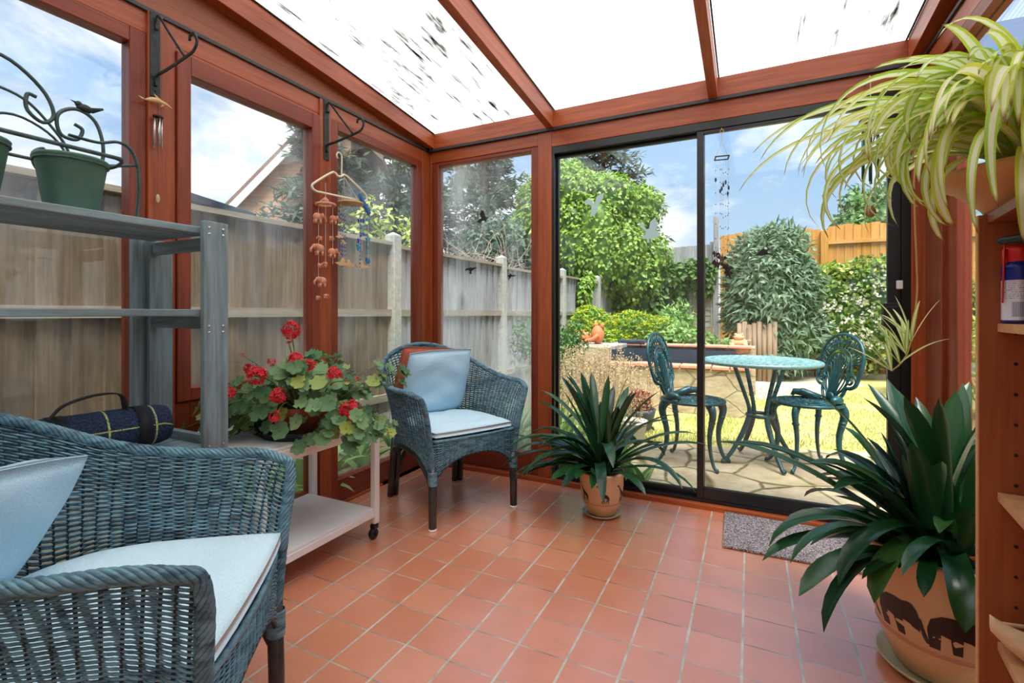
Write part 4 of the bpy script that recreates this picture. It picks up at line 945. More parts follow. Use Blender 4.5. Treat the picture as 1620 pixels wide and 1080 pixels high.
for u, v, h in lp:
    p = RX_*u + FX_*v + Vector((0,0,h))
    if GX + p.x < .02: p.x = .02 - GX + r_.random()*.05
    ger_leaf(p, RX_*u*1.2 + FX_*(v-.12)*1.5 + Vector((r_.uniform(-.25,.25), r_.uniform(-.25,.25), .30+h*.4)), r_.uniform(.018,.036))
    if r_.random() < .45:
        a = Vector((p.x*.25+r_.uniform(-.03,.03), p.y*.25+r_.uniform(-.03,.03), .10)); m = (a+p)/2 + Vector((0,0,.03)); st.tube(spline([a, m, p - Vector((0,0,.004))], 6), .0019, 5)
def petals(mb, c, R, n, ps):
    for k in range(n):
        d = Vector((r_.gauss(0,1), r_.gauss(0,1), r_.gauss(.25,1))).normalized(); q = Vector(c) + d*R*r_.uniform(.7,1); A = d.orthogonal().normalized(); A = Matrix.Rotation(r_.random()*6.28, 3, d) @ A; B_ = d.cross(A)
        for j in range(5):
            an = j*2*PI/5; e = A*math.cos(an)+B_*math.sin(an); f_ = A*math.cos(an+.5)+B_*math.sin(an+.5); g_ = A*math.cos(an-.5)+B_*math.sin(an-.5)
            o = len(mb.v); mb.v += [tuple(q), tuple(q+g_*ps*.7+d*ps*.12), tuple(q+e*ps+d*ps*.3), tuple(q+f_*ps*.7+d*ps*.12)]; mb.f.append((o,o+1,o+2,o+3))
for x, y, z, r in FL:
    x = max(x, .05) + .03; y -= .06; b = MB(); petals(b, (x-GX, y-GY, z-.561), r*1.0, max(5, int(52*(r/.036)**2)), min(.0125, r*.6)); b.build('flower_head', L_RED, t)
    p = Vector((x-GX, y-GY, z-.561)); a = Vector((p.x*.3, p.y*.3, .1)); st.tube(spline([a, (a+p)/2+Vector((0,0,.04)), p], 8), .0023, 5)
lv.build('foliage', L_GERA, t, True); st.build('stems', STEM, t, True)

# doormat
b = MB().poly([(1.915,-.035,.002),(2.60,-.035,.002),(2.60,-.44,.002),(1.925,-.445,.002)], .011, (0,0,1)); tag(b.build('doormat', matmat(), bevel=.003), 'grey and pink speckled doormat at the sliding door', 'doormat')

# ------------------------------------------------------------------ bookcase
ca, sa = math.cos(math.radians(-7.2)), math.sin(math.radians(-7.2))
t = thing('bookcase', 'tall orange-brown wooden bookcase cut off by the right edge', 'bookcase', (2.478,-1.43,0), math.radians(-7.2))
TOPZ = 1.262; DP = .225
b = MB().box(0, DP, -.0, .018, 0, TOPZ); b.build('side_panel', PINE, t)
MB().box(-.0015, -.0, .0, .0045, 0, TOPZ).box(-.0015,-.0,.0135,.018,0,TOPZ).box(-.0025,-.0016,.0,.018,0,TOPZ).build('edge_strip', PINEX, t, label='pale plywood edge strip')
MB().box(.012, DP, -.80, -.0005, TOPZ-.02, TOPZ).build('top_board', PINE, t, bevel=.001)
MB().box(0, DP, -.818, -.8005, 0, TOPZ).build('side_panel', PINE, t); MB().box(DP+.0002, DP+.006, -.80, .0, .02, TOPZ).build('back_panel', PINE, t)
for z in (1.012, .655, .340, .06): MB().box(.028, DP-.001, -.798, -.002, z, z+.018).build('shelf', PINEX, t, bevel=.001)
for k in range(15):
    z = .12+k*.0635
    MB().lathe([(0,0),(.0033,0),(.0033,.001)], 12, capb=False).build('peg_hole', FIG, t).matrix_local = Matrix.Translation((.056,-.0012,z)) @ Matrix.Rotation(PI/2, 4, 'X')
def bc(x, y, z): return (2.478 + x*ca - y*sa, -1.43 + x*sa + y*ca, z)
# spray can
t = thing('spray_can', 'blue and white aerosol can with a red cap on the bookcase shelf', 'spray can', bc(.053,-.032,1.0305), 0)
b = MB().lathe([(.0,0),(.0245,0),(.0262,.003),(.0255,.006),(.0255,.112),(.0262,.114),(.0255,.117),(.021,.127),(.0,.128)], 36, capb=False); b.build('body', canmat(), t, True)
MB().lathe([(.0215,.121),(.0225,.150),(.021,.157),(.0,.158)], 30, capb=True).box(-.026,-.018,-.010,.004,.122,.152).build('cap', REDP, t, True)
MB().tube([(-.0275,-.0085,.042),(-.0245,-.0105,.17)], .0017, 8).build('straw', REDP, t, True)
b = MB().tube(spline([(0,0,0),(.012,0,.001),(.03,0,.002),(.12,0,.004)], 14), [.001,.003,.005,.0065,.007,.008,.008,.008,.008,.008,.008,.008,.008,.008], 12, flat=1)
o = b.build('garden_knife', TEALP, None, True); o.matrix_world = Matrix.Translation(bc(.020,-.030,1.199)) @ Matrix.Rotation(math.radians(-58), 4, 'Z') ; tag(o, 'dark teal pointed handle lying across the red can cap', 'handle')
# moccasin
t = thing('moccasin', 'tan suede moccasin with laced edge on the lowest visible shelf', 'shoe', bc(.026,-.055,.358), math.radians(-14))
n = 28; prof = lambda s: (.036*math.sin(PI*min(1, (s*.93+.05)))**.7)
b = MB(); rows = []
for i in range(n+1):
    s = i/n; w = prof(s); x = -.02 + s*.23 - .0; hgt = .028 + .042*min(1, s*1.8); rows.append([(x, w*math.cos(q), (hgt if math.sin(q) > 0 else 0) * abs(math.sin(q))**.6 + .002 + (.045*(1-s*2.4)**2 if s < .41 else 0)) for q in np.linspace(0, 2*PI, 20, endpoint=False)])
for r in rows: b.v += r
for i in range(n):
    for k in range(20):
        k2 = (k+1) % 20; b.f.append((i*20+k, i*20+k2, (i+1)*20+k2, (i+1)*20+k))
b.f.append(tuple(range(20))[::-1]); b.f.append(tuple(n*20+k for k in range(20))); b.v = [(x, y, z) for x, y, z in b.v]; b.build('upper', SUEDE, t, True)
MB().tube(spline([(.0,0.012,.058),(.03,.030,.056),(.07,.036,.064),(.12,.036,.072),(.17,.03,.074)], 20), .004, 8).tube(spline([(.06,.0,.07),(.05,.01,.10),(.08,.02,.105),(.09,.01,.078)], 14), .004, 8).build('collar', SUEDE, t, True)
b = MB()
for k in range(16): b.ball((.01+k*.011, .030+.006*math.sin(k*.2), .049+.0012*k), .0022, 6, 4, 1.3, .6, 1)
b.build('stitching', FIG, t)['kind'] = 'stuff'

# spider plant in a wide wooden bowl on the bookcase
SP = (2.565,-1.43)
t = thing('spider_plant', 'cream and green striped spider plant in a wide tan bowl on the bookcase', 'potted plant', (SP[0], SP[1], TOPZ+.001))
MB().lathe([(.055,0),(.075,.0),(.082,.012),(.130,.058),(.155,.070),(.160,.086),(.153,.088),(.135,.070)], 48).build('bowl', plain('tan_bowl', (206,150,104), .5, 0, .1, 10, .1), t, True)
MB().lathe([(0,.073),(.134,.073)], 24, capb=False).build('soil', SOIL, t)
b = MB(); uv = []; r_ = random.Random(21)
for k in range(120):
    az = math.radians(min(300, max(125, r_.gauss(222, 46)))); el = math.radians(r_.uniform(40, 86)); L = r_.uniform(.32, .60)
    ribbon(b, uv, (r_.uniform(-.03,.03), r_.uniform(-.03,.03), .07), az, el, L, r_.uniform(.015,.028), r_.uniform(3.6, 8), n=18, keel=.22, twist=r_.uniform(-.8,.8), base_w=.6, tp=.45)
for k in range(34):
    ribbon(b, uv, (r_.uniform(-.04,.02), r_.uniform(-.05,.03), .07), math.radians(r_.uniform(205, 290)), math.radians(r_.uniform(20, 70)), r_.uniform(.34,.52), r_.uniform(.018,.030), r_.uniform(5, 9), n=18, keel=.22, twist=r_.uniform(-.8,.8), base_w=.6, tp=.45)
for az, el, L, w_, dr in ((150,.95,.72,.017,2.4),(158,.8,.70,.016,2.7),(165,1.05,.66,.018,3.4),(172,1.1,.62,.018,4.4),(140,1.1,.66,.016,3.6),(185,1.2,.60,.022,5.0),(200,1.2,.66,.024,5.2),(215,1.15,.62,.024,5.6),(178,.9,.50,.02,6.5),(190,.6,.42,.02,6.5),(205,.8,.46,.024,6.4),(225,1.0,.50,.024,6.5)):
    ribbon(b, uv, (0,0,.07), math.radians(az), el, L, w_, dr, n=22, keel=.22, twist=.5, base_w=.6, tp=.4)
b.build('leaves', L_SPI, t, True, uv=uv)
def rel(p): return (p[0]-SP[0], p[1]-SP[1], p[2]-TOPZ-.001)
pts = [rel(p) for p in ((2.58,-1.40,1.40),(2.50,-1.33,1.60),(2.43,-1.28,1.575),(2.415,-1.24,1.42),(2.418,-1.225,1.306),(2.428,-1.20,1.18),(2.432,-1.185,1.094),(2.422,-1.167,.967),(2.405,-1.165,.92),(2.382,-1.165,.894))]
MB().tube(spline(pts, 60), .0019, 6).build('runner', plain('runner_stem', (214,180,110), .5), t, True)
for p, s in (((2.424,-1.17,.975),1),((2.414,-1.166,.940),.9),((2.40,-1.165,.915),.9),((2.382,-1.165,.894),.8)):
    b = MB(); uv = []
    for k in range(6):
        az = math.radians(r_.gauss(190, 70)); ribbon(b, uv, rel(p), az, r_.uniform(.5,1.35), r_.uniform(.10,.20)*s, .010, r_.uniform(2,5), n=9, keel=.2, base_w=.5, tp=.3)
    b.build('plantlet', L_SPI, t, True, uv=uv)

# ------------------------------------------------------------------ front chimes and window stickers
t = thing('slate_wind_chime', 'hanging chime of slate beads and dark butterflies under a square frame', 'wind chime', (1.903,-.062,1.864), math.radians(8))
b = MB()
q = .032
for a, c in (((-q,-q),(q,-q)),((q,-q),(q,q)),((q,q),(-q,q)),((-q,q),(-q,-q))): b.bar((a[0],a[1],0),(c[0],c[1],0), .007, .005)
b.build('square_frame', FIG, t)
MB().tube([(-q,0,0),(0,0,.09),(q,0,0)], .0009, 4).tube([(0,0,.09),(0,0,.13)], .0014, 4).build('cord', BRASS, t)
MB().tube([(.009*math.cos(a),0,.14+.009*math.sin(a)) for a in np.linspace(0,2*PI,16,endpoint=False)], .0013, 5, closed=True).build('ring', BRASS, t)
MB().tube([(0,0,.152),(0,.010,.160),(.0,.060,.160)], .0018, 6).build('cup_hook', BRASS, t, True)
bb = MB(); r_ = random.Random(3)
for i, (x, y) in enumerate(((-q,-q),(-.01,-q),(.0,0),(.008,.004),(.022,q),(q,q),(q,-.01))):
    L = r_.uniform(.50,.60); MB().tube([(x,y,0),(x,y,-L)], .0005, 3).build('thread', THREAD, t)
    MB().ball((x,y,-.12-.02*((i*3) % 4)), .0052, 8, 6, 1, .5, 2.4).build('slate_bead', SLATE, t)
    for k in range(9): bb.ball((x,y,-.06-k*.058-r_.uniform(0,.02)), .0023, 6, 4, 1, .7, 1.5)
bb.build('seed_beads', SLATE, t)['kind'] = 'stuff'
for i, (x, z, s) in enumerate(((-.028,-.50,.8),(-.022,-.55,1.1),(.004,-.52,1.0),(.012,-.56,.8),(.03,-.575,1.1),(.034,-.60,.9))):
    pts = [(x-.026*s,0,z+.002),(x-.012*s,0,z+.022*s),(x-.003*s,0,z+.006*s),(x,0,z+.026*s),(x+.004*s,0,z+.004*s),(x+.014*s,0,z+.010*s),(x+.026*s,0,z-.004*s),(x+.010*s,0,z-.010*s),(x+.006*s,0,z-.030*s),(x-.002*s,0,z-.014*s),(x-.014*s,0,z-.026*s),(x-.012*s,0,z-.008*s)]
    o = MB().poly(pts, .004, (0,1,0)).build('butterfly', FIG, t); o.location = ((0),(i % 3-1)*.012, 0)
t = thing('tube_wind_chime', 'green metal tube wind chime below an oval wooden disc at the door jamb', 'wind chime', (2.526,-.12,1.93))
MB().lathe([(.0,-.003),(.042,-.003),(.044,0),(.042,.003),(.0,.003)], 28, capb=False).build('top_disc', DISC, t, True)
for k, (L, r0) in enumerate(((.235,.0),(.26,.0),(.30,.0),(.24,.0),(.26,0),(.22,0))):
    a = k*PI/3+.3; x, y = .031*math.cos(a), .031*math.sin(a); MB().tube([(x,y,-.05-.01*(k % 3)),(x,y,-.05-L*.9)], .0055, 10).build('chime_tube', GTUBE, t, True)
MB().lathe([(.0,-.176),(.018,-.176),(.018,-.170),(0,-.170)], 20, capb=False).build('striker', DISC, t, True)
o = MB().lathe([(.0,-.003),(.026,-.003),(.027,0),(.026,.003),(.0,.003)], 24, capb=False).build('wind_catcher', DISC, t, True); o.rotation_euler = (math.radians(80),0,math.radians(30)); o.location = (.0,0,-.415)
b = MB().tube([(0,0,0),(0,0,.19)], .0018, 5).tube([(0,0,0),(0,0,-.40)], .0008, 4)
for k in range(6): a = k*PI/3+.3; b.tube([(.031*math.cos(a), .031*math.sin(a), 0),(.031*math.cos(a), .031*math.sin(a), -.08)], .0006, 3)
b.build('cord', THREAD, t)
MB().tube([(0,0,.19),(0,.012,.205),(0,.118,.205)], .0022, 6).build('cup_hook', BRASS, t, True)
def sticker(nm, c, pts, s, m, label, y):
    o = MB().poly([(c[0]+x*s, y, c[1]+z*s) for x, z in pts], .0008, (0,-1,0)).build(nm, m); tag(o, label, 'sticker')
HAWK = [(-1,.0),(-.95,-.25),(-.5,-.15),(-.15,-.35),(-.25,-.75),(.15,-.78),(.1,-.4),(.5,-.1),(1,.05),(.95,.2),(.4,.18),(.15,.12),(0,.28),(-.15,.12),(-.5,.15)]
CROW = [(-1,-.55),(-.7,-.25),(-.35,-.15),(-.6,.35),(-.35,.95),(0,.8),(.25,.1),(.45,-.15),(1,-.05),(.7,-.25),(.45,-.4),(.35,-.75),(.1,-.45),(-.3,-.6),(-.6,-.85)]
SWIFT = [(-.8,.1),(-.35,.15),(-.3,.55),(-.1,.3),(.2,.1),(1,.05),(.6,-.12),(.05,-.15),(-.3,-.5),(-.55,-.95),(-.5,-.3)]
sticker('bird_sticker', (.421,1.705), CROW, .050, STICKB, 'largest of the black bird stickers, highest on the fixed front pane', .0335)
sticker('bird_sticker', (.321,1.359), HAWK, .045, STICKB, 'black spread-winged bird sticker low on the left of the fixed pane', .0335)
sticker('bird_sticker', (.630,1.301), SWIFT, .036, STICKB, 'black swooping bird sticker low on the right of the fixed pane', .0335)
GULL = [(-1,-.2),(-.5,.05),(-.15,.5),(.1,.7),(.5,.55),(1,.6),(.6,.35),(.75,-.05),(.45,-.1),(0,-.2),(-.5,-.15)]
sticker('bird_sticker', (2.09,1.36), GULL, .042, STICKB, 'black bird sticker on the right sliding pane in front of the round shrub', .0165)
DOVE = [(-1,.35),(-.75,.6),(-.35,.65),(-.1,.3),(.1,.15),(.25,.7),(.6,1.0),(1,1.1),(.95,.6),(.7,.25),(.35,-.1),(.45,-.45),(.1,-.95),(-.35,-1.0),(-.2,-.5),(-.25,.0),(-.6,.2)]
DOVE2 = [(-1,1.0),(-.6,.7),(-.2,.15),(.0,.2),(.1,.8),(.55,1.2),(.75,.5),(.6,.0),(1.0,-.25),(.9,-.55),(.3,-.8),(.0,-.7),(.05,-1.1),(-.2,-1.05),(-.2,-.7),(-.7,-.55),(-.35,-.35),(-.3,0.0),(-.75,.35)]
sticker('dove_sticker', (1.18,1.711), DOVE, .064, PEARL, 'pearly white dove sticker on the left sliding pane, the higher of the two', .0525)
sticker('dove_sticker', (1.511,1.531), DOVE2, .064, PEARL, 'pearly white dove sticker on the left sliding pane, the lower one near the bar', .0525)

# ------------------------------------------------------------------ garden fences
def fx(y): return -.93 + .045*(y+2.5)
def lfence(y0, y1, ztop, m, label):
    t = thing('boarded_fence', label, 'fence panel', (0,0,0)); b = MB(); n = max(2, int(round((y1-y0)/.125))); w = (y1-y0)/n
    for k in range(n):
        a = y0+k*w; c = a+w+.012; xa, xc = fx(a), fx(c)
        b.hexa([(xa-.020,a,.20),(xa+.010,a,.20),(xc-.014,c,.20),(xc-.020,c,.20),(xa-.020,a,ztop-.03),(xa+.010,a,ztop-.03),(xc-.014,c,ztop-.03),(xc-.020,c,ztop-.03)])
    b.build('boards', m, t)
    for z, h in ((ztop-.032,.032),(1.03,.06),(.30,.06)):
        d = .055 if h < .05 else .045
        MB().hexa([(fx(y0)-.03,y0,z),(fx(y0)+d-.01,y0,z),(fx(y1)+d-.01,y1,z),(fx(y1)-.03,y1,z),(fx(y0)-.03,y0,z+h),(fx(y0)+d-.01,y0,z+h),(fx(y1)+d-.01,y1,z+h),(fx(y1)-.03,y1,z+h)]).build('rail', FENR, t)
    MB().hexa([(fx(y0)-.03,y0,-.1),(fx(y0)+.01,y0,-.1),(fx(y1)+.01,y1,-.1),(fx(y1)-.03,y1,-.1),(fx(y0)-.03,y0,.195),(fx(y0)+.01,y0,.195),(fx(y1)+.01,y1,.195),(fx(y1)-.03,y1,.195)]).build('gravel_board', CONC, t)
py = [-3.25, -1.35, .55, 2.45, 4.35, 6.05, 7.5]
lab = ['brown weathered fence panel behind the planter rack and shelf unit', 'brown fence panel behind the glazed left door', 'grey fence panel behind the far wicker armchair', 'grey fence panel behind the fixed front pane and dark post', 'grey fence panel just left of the ivy strand, behind the sliding door', 'short grey fence panel running under the big ivy mound']
for k in range(6): lfence(py[k]+.055, py[k+1]-.055, 1.70-.02*k if k < 4 else 1.66, (FENB, FENB, FENG, FENG, FENG, FENG)[k], lab[k])
pl = ['concrete fence post hidden mostly by the timber posts of the left wall', 'concrete fence post seen through the corner pane of the left wall', 'pale concrete fence post behind the black bird stickers of the fixed pane', 'concrete fence post nearest the dark door frame, seen through the sliding door', 'concrete fence post farthest away beside the ivy strand']
for k in range(1, 6):
    y = py[k]; x = fx(y); b = MB(); b.box(x-.05, x+.06, y-.05, y+.05, -.1, 1.74); b.add([(x-.05,y-.05,1.7405),(x+.06,y-.05,1.7405),(x+.06,y+.05,1.7405),(x-.05,y+.05,1.7405),(x+.005,y,1.775)], [(0,1,4),(1,2,4),(2,3,4),(3,0,4),(3,2,1,0)])
    tag(b.build('garden_post', CONC, bevel=.006), pl[k-1], 'fence post')
# far end: grey slatted panel, grey upper panel, yellow fence
t = thing('slatted_fence', 'grey horizontal slatted panel behind the raised pond, draped with ivy', 'fence panel', (0,7.6,0)); b = MB()
for k in range(17): b.hexa([(-.4,-.012,.12+k*.112),(1.36,-.012,.12+k*.112),(1.36,.008,.12+k*.112),(-.4,.008,.12+k*.112),(-.4,.0,.235+k*.112),(1.36,.0,.235+k*.112),(1.36,.014,.235+k*.112),(-.4,.014,.235+k*.112)])
b.build('slats', GATE, t)
for x in (-.4,.28,.93,1.33): MB().box(x, x+.045, -.03, -.0125, .1, 2.05).build('batten', GATE, t)
t = thing('boarded_fence', 'grey upright boarded fence top above the ivy at the garden end', 'fence panel', (0,7.64,0)); b = MB()
for k in range(15): x = -.5+k*.125; b.box(x, x+.12, 0, .02, 2.02, 2.39+.004*k)
b.build('boards', FENG, t); MB().box(-.5, 1.37, -.03, -.001, 2.02, 2.07).build('rail', GATE, t)
tag(MB().box(1.385, 1.475, 7.52, 7.61, -.1, 2.98).build('garden_post', FENG, bevel=.004), 'tall grey timber post where the grey and yellow fences meet', 'fence post')
tag(MB().box(1.31, 1.372, 7.655, 7.715, -.1, 2.5).build('garden_post', GATE, bevel=.004), 'short grey timber post behind the tall grey one', 'fence post')
def yfence(x0, x1, label, ztop, rl):
    t = thing('boarded_fence', label, 'fence panel', (0,7.75,0)); b = MB(); n = int((x1-x0)/.125)
    for k in range(n):
        x = x0+k*(x1-x0)/n; w = (x1-x0)/n; dz = .015*((k*7) % 3); b.hexa([(x,-.004,0),(x+w+.008,.006,0),(x+w+.008,.02,0),(x,.02,0),(x,-.004,ztop+dz),(x+w+.008,.006,ztop+dz),(x+w+.008,.02,ztop+dz),(x,.02,ztop+dz)])
    b.build('boards', FENY, t)
    for z in rl: MB().box(x0, x1, -.045, -.006, z, z+.06).build('rail', FENYX, t)
yfence(1.5, 3.20, 'yellow timber fence panel behind the round grey-green shrub', 2.62, (.55,))
yfence(3.32, 5.4, 'yellow timber fence panel with a pale rail, behind the white-flowered bush', 2.66, (2.33,1.2,.3))
yfence(5.4, 7.6, 'yellow timber fence panel beyond the right jamb', 2.66, (2.33,1.2,.3))
tag(MB().box(3.20, 3.32, 7.66, 7.745, -.1, 2.58).build('garden_post', FENY, bevel=.004), 'yellow timber post between two yellow fence panels', 'fence post')
t = thing('slatted_fence', 'pale grey slatted panel beyond the right-hand window', 'fence panel', (4.6,3.4,0), math.radians(78)); b = MB()
for k in range(17): b.hexa([(-2,-.012,.12+k*.112),(2,-.012,.12+k*.112),(2,.008,.12+k*.112),(-2,.008,.12+k*.112),(-2,.0,.235+k*.112),(2,.0,.235+k*.112),(2,.014,.235+k*.112),(-2,.014,.235+k*.112)])
b.build('slats', GATE, t)
for x in (-2,-1.2,-.4,.4,1.2,1.95): MB().box(x, x+.05, .016, .04, .1, 2.05).build('batten', GATE, t)

# ------------------------------------------------------------------ raised pond
t = thing('raised_pond', 'raised stone pond with terracotta coping and dark liner behind the garden table', 'pond', (0,0,0)); SW = wallstonemat()
MB().box(.55, 2.02, 2.75, 2.90, -.1, .455).build('front_wall', SW, t, bevel=.01); MB().box(1.87, 2.02, 2.905, 4.2, -.1, .455).build('side_wall', SW, t, bevel=.01)
MB().box(.0, 2.02, 4.12, 4.30, -.1, .60).build('rear_wall', SW, t, bevel=.01); MB().box(-.2, .54, 2.80, 2.95, -.1, .66).build('side_wall', SW, t, bevel=.01)
MB().box(.30, 1.865, 2.905, 4.115, .0, .40).build('liner', LINER, t); MB().box(.0, 1.87, 4.06, 4.118, .40, .57).build('liner', LINER, t)
WAT = mat('dark_water'); WAT.set(WAT.p.inputs['Base Color'], lin((22,30,36))); WAT.set(WAT.p.inputs['Roughness'], .05)
MB().box(.4, 1.86, 2.91, 4.05, .401, .43).build('water', WAT.m, t)
k = 0
for x0, x1 in ((.56,.84),(.85,1.13),(1.14,1.34),(1.35,1.66),(1.67,1.84),(1.85,2.05)):
    dz = (.0,.006,.002,.004,.0,.003)[k]; k += 1; MB().box(x0, x1, 2.715, 2.93, .457+dz, .492+dz).build('coping_tile', COPE, t, bevel=.008)
for k in range(4): MB().box(1.85, 2.05, 2.94+k*.3, 3.23+k*.3, .457, .492).build('coping_tile', COPE, t, bevel=.008)
for k in range(7): MB().box(.10+k*.28, .375+k*.28, 4.06, 4.32, .602, .635).build('coping_tile', COPE if k > 0 else KERB, t, bevel=.008)
tag(MB().box(.34, .72, 4.05, 4.2, .636, .685).build('slate_block', LINER, bevel=.01), 'flat grey slate block on the rear edge of the pond', 'stone')
# ornaments
t = thing('terracotta_ornament', 'orange terracotta curled animal ornament at the left end of the pond', 'ornament', (.10,3.42,.655)); 
MB().poly([(-.32,-.2,0),(.42,-.25,0),(.45,.3,0),(-.3,.35,0)], -.055, (0,0,1)).build('base_slab', KERB, t, bevel=.01)
b = MB().ball((-.09,0,.085), .115, 20, 14, 1.15, 1.0, .82); b.build('body', TERRAL, t, True)
b = MB().ball((.13,0,.12), .10, 18, 12, .85, .9, 1.25).poly([(.06,-.02,.21),(.10,-.02,.30),(.15,-.02,.235)], .04, (0,1,0)).poly([(.15,-.02,.23),(.20,-.02,.285),(.21,-.02,.19)], .04, (0,1,0)); b.build('head', TERRAL, t, True)
MB().tube(spline([(-.17,-.07,.03),(-.05,-.13,.035),(.08,-.12,.06),(.16,-.09,.12)], 16), [.02]*8+[.028]*8, 10).build('tail', TERRAL, t, True)
t = thing('stone_frog', 'sandy stone frog ornament behind the garden table', 'ornament', (1.90,4.42,.0))
MB().box(-.2,.2,-.1,.25,0,.61).build('plinth', SW, t, bevel=.01)
b = MB().ball((0,.03,.66), .085, 16, 12, 1.25, 1, .8).ball((0,0,.735), .06, 14, 10, 1.15, 1, .75).ball((-.038,-.02,.772), .02, 8, 6).ball((.038,-.02,.772), .02, 8, 6).ball((-.08,-.03,.635), .04, 10, 7, .8,1.2,.7).ball((.08,-.03,.635), .04, 10, 7, .8,1.2,.7); b.build('frog', SAND, t, True)
t = thing('fire_bowl', 'dark shallow bowl on a stand in front of the slatted panel', 'bowl', (1.35,5.0,0))
MB().lathe([(.0,.52),(.10,.53),(.26,.60),(.285,.615),(.27,.618),(.1,.56),(0,.55)], 32, capb=False).build('bowl', BLACK, t, True)
for k in range(3): a = k*2.09+.4; MB().tube([(.10*math.cos(a),.10*math.sin(a),.54),(.2*math.cos(a),.2*math.sin(a),0)], .012, 8).build('leg', BLACK, t, True)
t = thing('garden_bench', 'low dark timber bench beside the log roll', 'bench', (1.72,5.6,0))
MB().box(-.35,.33,-.15,.15,.60,.64).build('seat', LOG, t)
for x in (-.32,.26): MB().box(x, x+.05, -.13, .13, -.03, .599).build('leg', LOG, t)
t = thing('log_roll_edging', 'upright split-log edging at the left foot of the round shrub', 'edging', (2.02,5.9,0))
for k in range(8): MB().lathe([(.0,0),(.036,.0),(.038,.94+.03*math.sin(k*2.1)),(.0,.945+.03*math.sin(k*2.1))], 10, c=(-.14+k*.072, .01*math.sin(k*3), -.04), capb=False).build('log', LOG, t, True)
t = thing('plant_trough', 'woven brown screen standing behind the fire bowl', 'screen', (1.2,5.6,0)); b = MB()
for k in range(24): b.tube([(-.3+k*.026,0,.0),(-.3+k*.026,.0,.84+.01*math.sin(k*5))], .012, 6)
b.build('reeds', LOG, t)['kind'] = 'stuff'
t['category'] = 'screen'; t.name = 'reed_screen'

# ------------------------------------------------------------------ planting
def shrub(name, label, cat, loc, parts, stem=None, group=None):
    t = thing(name, label, cat, loc, 0, group)
    if stem: 
        b = MB(); 
        for a, c, r0, r1 in stem: b.tube(spline([a, tuple((np.array(a)+np.array(c))/2+np.array([.03,.02,0])), c], 8), np.linspace(r0, r1, 8), 8)
        b.build('stem', BARK, t, True)
    for pn, kind, *a in parts:
        if kind == 'core': core(pn, a[0], a[1], t, *(a[2:]))
        else: crown(pn, a[0], a[1], a[2], a[3], a[4], t, *(a[5:]))
    return t
Bi = sub_blobs((0,0,0), (1.95,1.45,2.1), 60, .27)
Bi = [(x, y, max(z, -1.8), a, c, d) for x, y, z, a, c, d in Bi]
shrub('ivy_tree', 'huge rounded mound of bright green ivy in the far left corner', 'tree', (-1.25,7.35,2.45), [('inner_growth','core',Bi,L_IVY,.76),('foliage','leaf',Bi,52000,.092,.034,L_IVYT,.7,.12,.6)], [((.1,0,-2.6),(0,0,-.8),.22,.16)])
Bj = [(-.55,7.3,1.0,.75,.3,1.15),(.0,7.35,1.1,.5,.22,1.0),(.35,7.42,1.75,.5,.14,.32),(.9,7.42,1.88,.5,.13,.24),(1.2,7.45,1.75,.22,.1,.38),(-.25,7.2,2.0,.6,.4,.6),(.78,7.46,1.45,.10,.08,.35)]
shrub('ivy', 'darker ivy hanging over the slatted panel and the garden corner', 'climber', (0,0,0), [('inner_growth','core',Bj,L_IVY,.7),('foliage','leaf',Bj,6500,.12,.045,L_IVY,.7,.10,.6)])
Bk = [(fx(5.1)+.10,5.1,1.35,.08,.20,.36),(fx(5.0)+.10,5.0,.85,.08,.16,.4),(fx(5.3)+.10,5.35,1.6,.07,.15,.14)]
shrub('ivy', 'narrow strand of ivy climbing the grey left fence', 'climber', (0,0,0), [('foliage','leaf',Bk,900,.09,.034,L_IVYT,.7,.2,.5)])
def conifer(name, label, c, h, r, n, seed, bare=0):
    t = thing(name, label, 'tree', c); rs = np.random.default_rng(seed); MB().tube([(0,0,0),(.05,0,h*.6),(0,0,h)], [r*.07,r*.045,.02], 8).build('trunk', BARK, t, True)
    P = []; D = []
    nb = n//60; bb = MB()
    for k in range(nb):
        z = h*(.16+.84*(k/nb)); L = r*(1.05-(z/h))**.7*(.75+.5*rs.random()); az = rs.random()*2*PI; d = np.array([math.cos(az), math.sin(az), .12])
        bb.tube([(0,0,z), tuple(np.array([0,0,z])+d*L*.9)], [.03,.008], 4)
        for j in range(60):
            s = rs.random()**.7; p = np.array([0,0,z]) + d*L*s + rs.normal(size=3)*np.array([.10,.10,.05])*(.5+L*.25); P.append(p); D.append(d*1.0 + rs.normal(size=3)*.55 + np.array([0,0,-.15]))
    bb.build('branches', BARK, t)
    P = np.array(P); D = np.array(D); N = rs.normal(size=P.shape)*.5+np.array([0,0,1]); leaf_cloud('needles', P, D, N, .20*(.6+.8*rs.random(len(P))), .030, L_CONI, t, .1, .1); return t
conifer('conifer', 'tall blue-green conifer behind the fence, seen through the left corner pane', (-5.0,5.6,0), 6.4, 2.3, 13000, 1)
conifer('conifer', 'blue-green conifer leaning in beside the orange gable roof', (-4.9,3.5,0), 5.0, 1.35, 5200, 2)
conifer('conifer', 'dark conifer top rising behind the ivy mound', (-1.5,9.8,0), 6.4, 2.2, 8000, 4)
conifer('conifer', 'grey-green conifer behind the fixed front pane', (-3.9,7.6,0), 5.6, 2.2, 9000, 6)
def tree(label, c, r, n, m, Lf, seed, nm='tree'):
    global rng; rng = np.random.default_rng(seed); bl = sub_blobs((0,0,0), r, 16, .42)
    return shrub(nm, label, 'tree', c, [('inner_growth','core',bl,m,.72),('foliage','leaf',bl,n,Lf,Lf*.34,m,.5,.2,.7)], [((0,0,-c[2]),(0,0,-r[2]*.4),.16,.1)])
tree('soft green tree beyond the yellow fence near the tube wind chime', (5.1,12.6,2.95), (1.15,1.1,1.55), 5200, L_TREE, .16, 31)
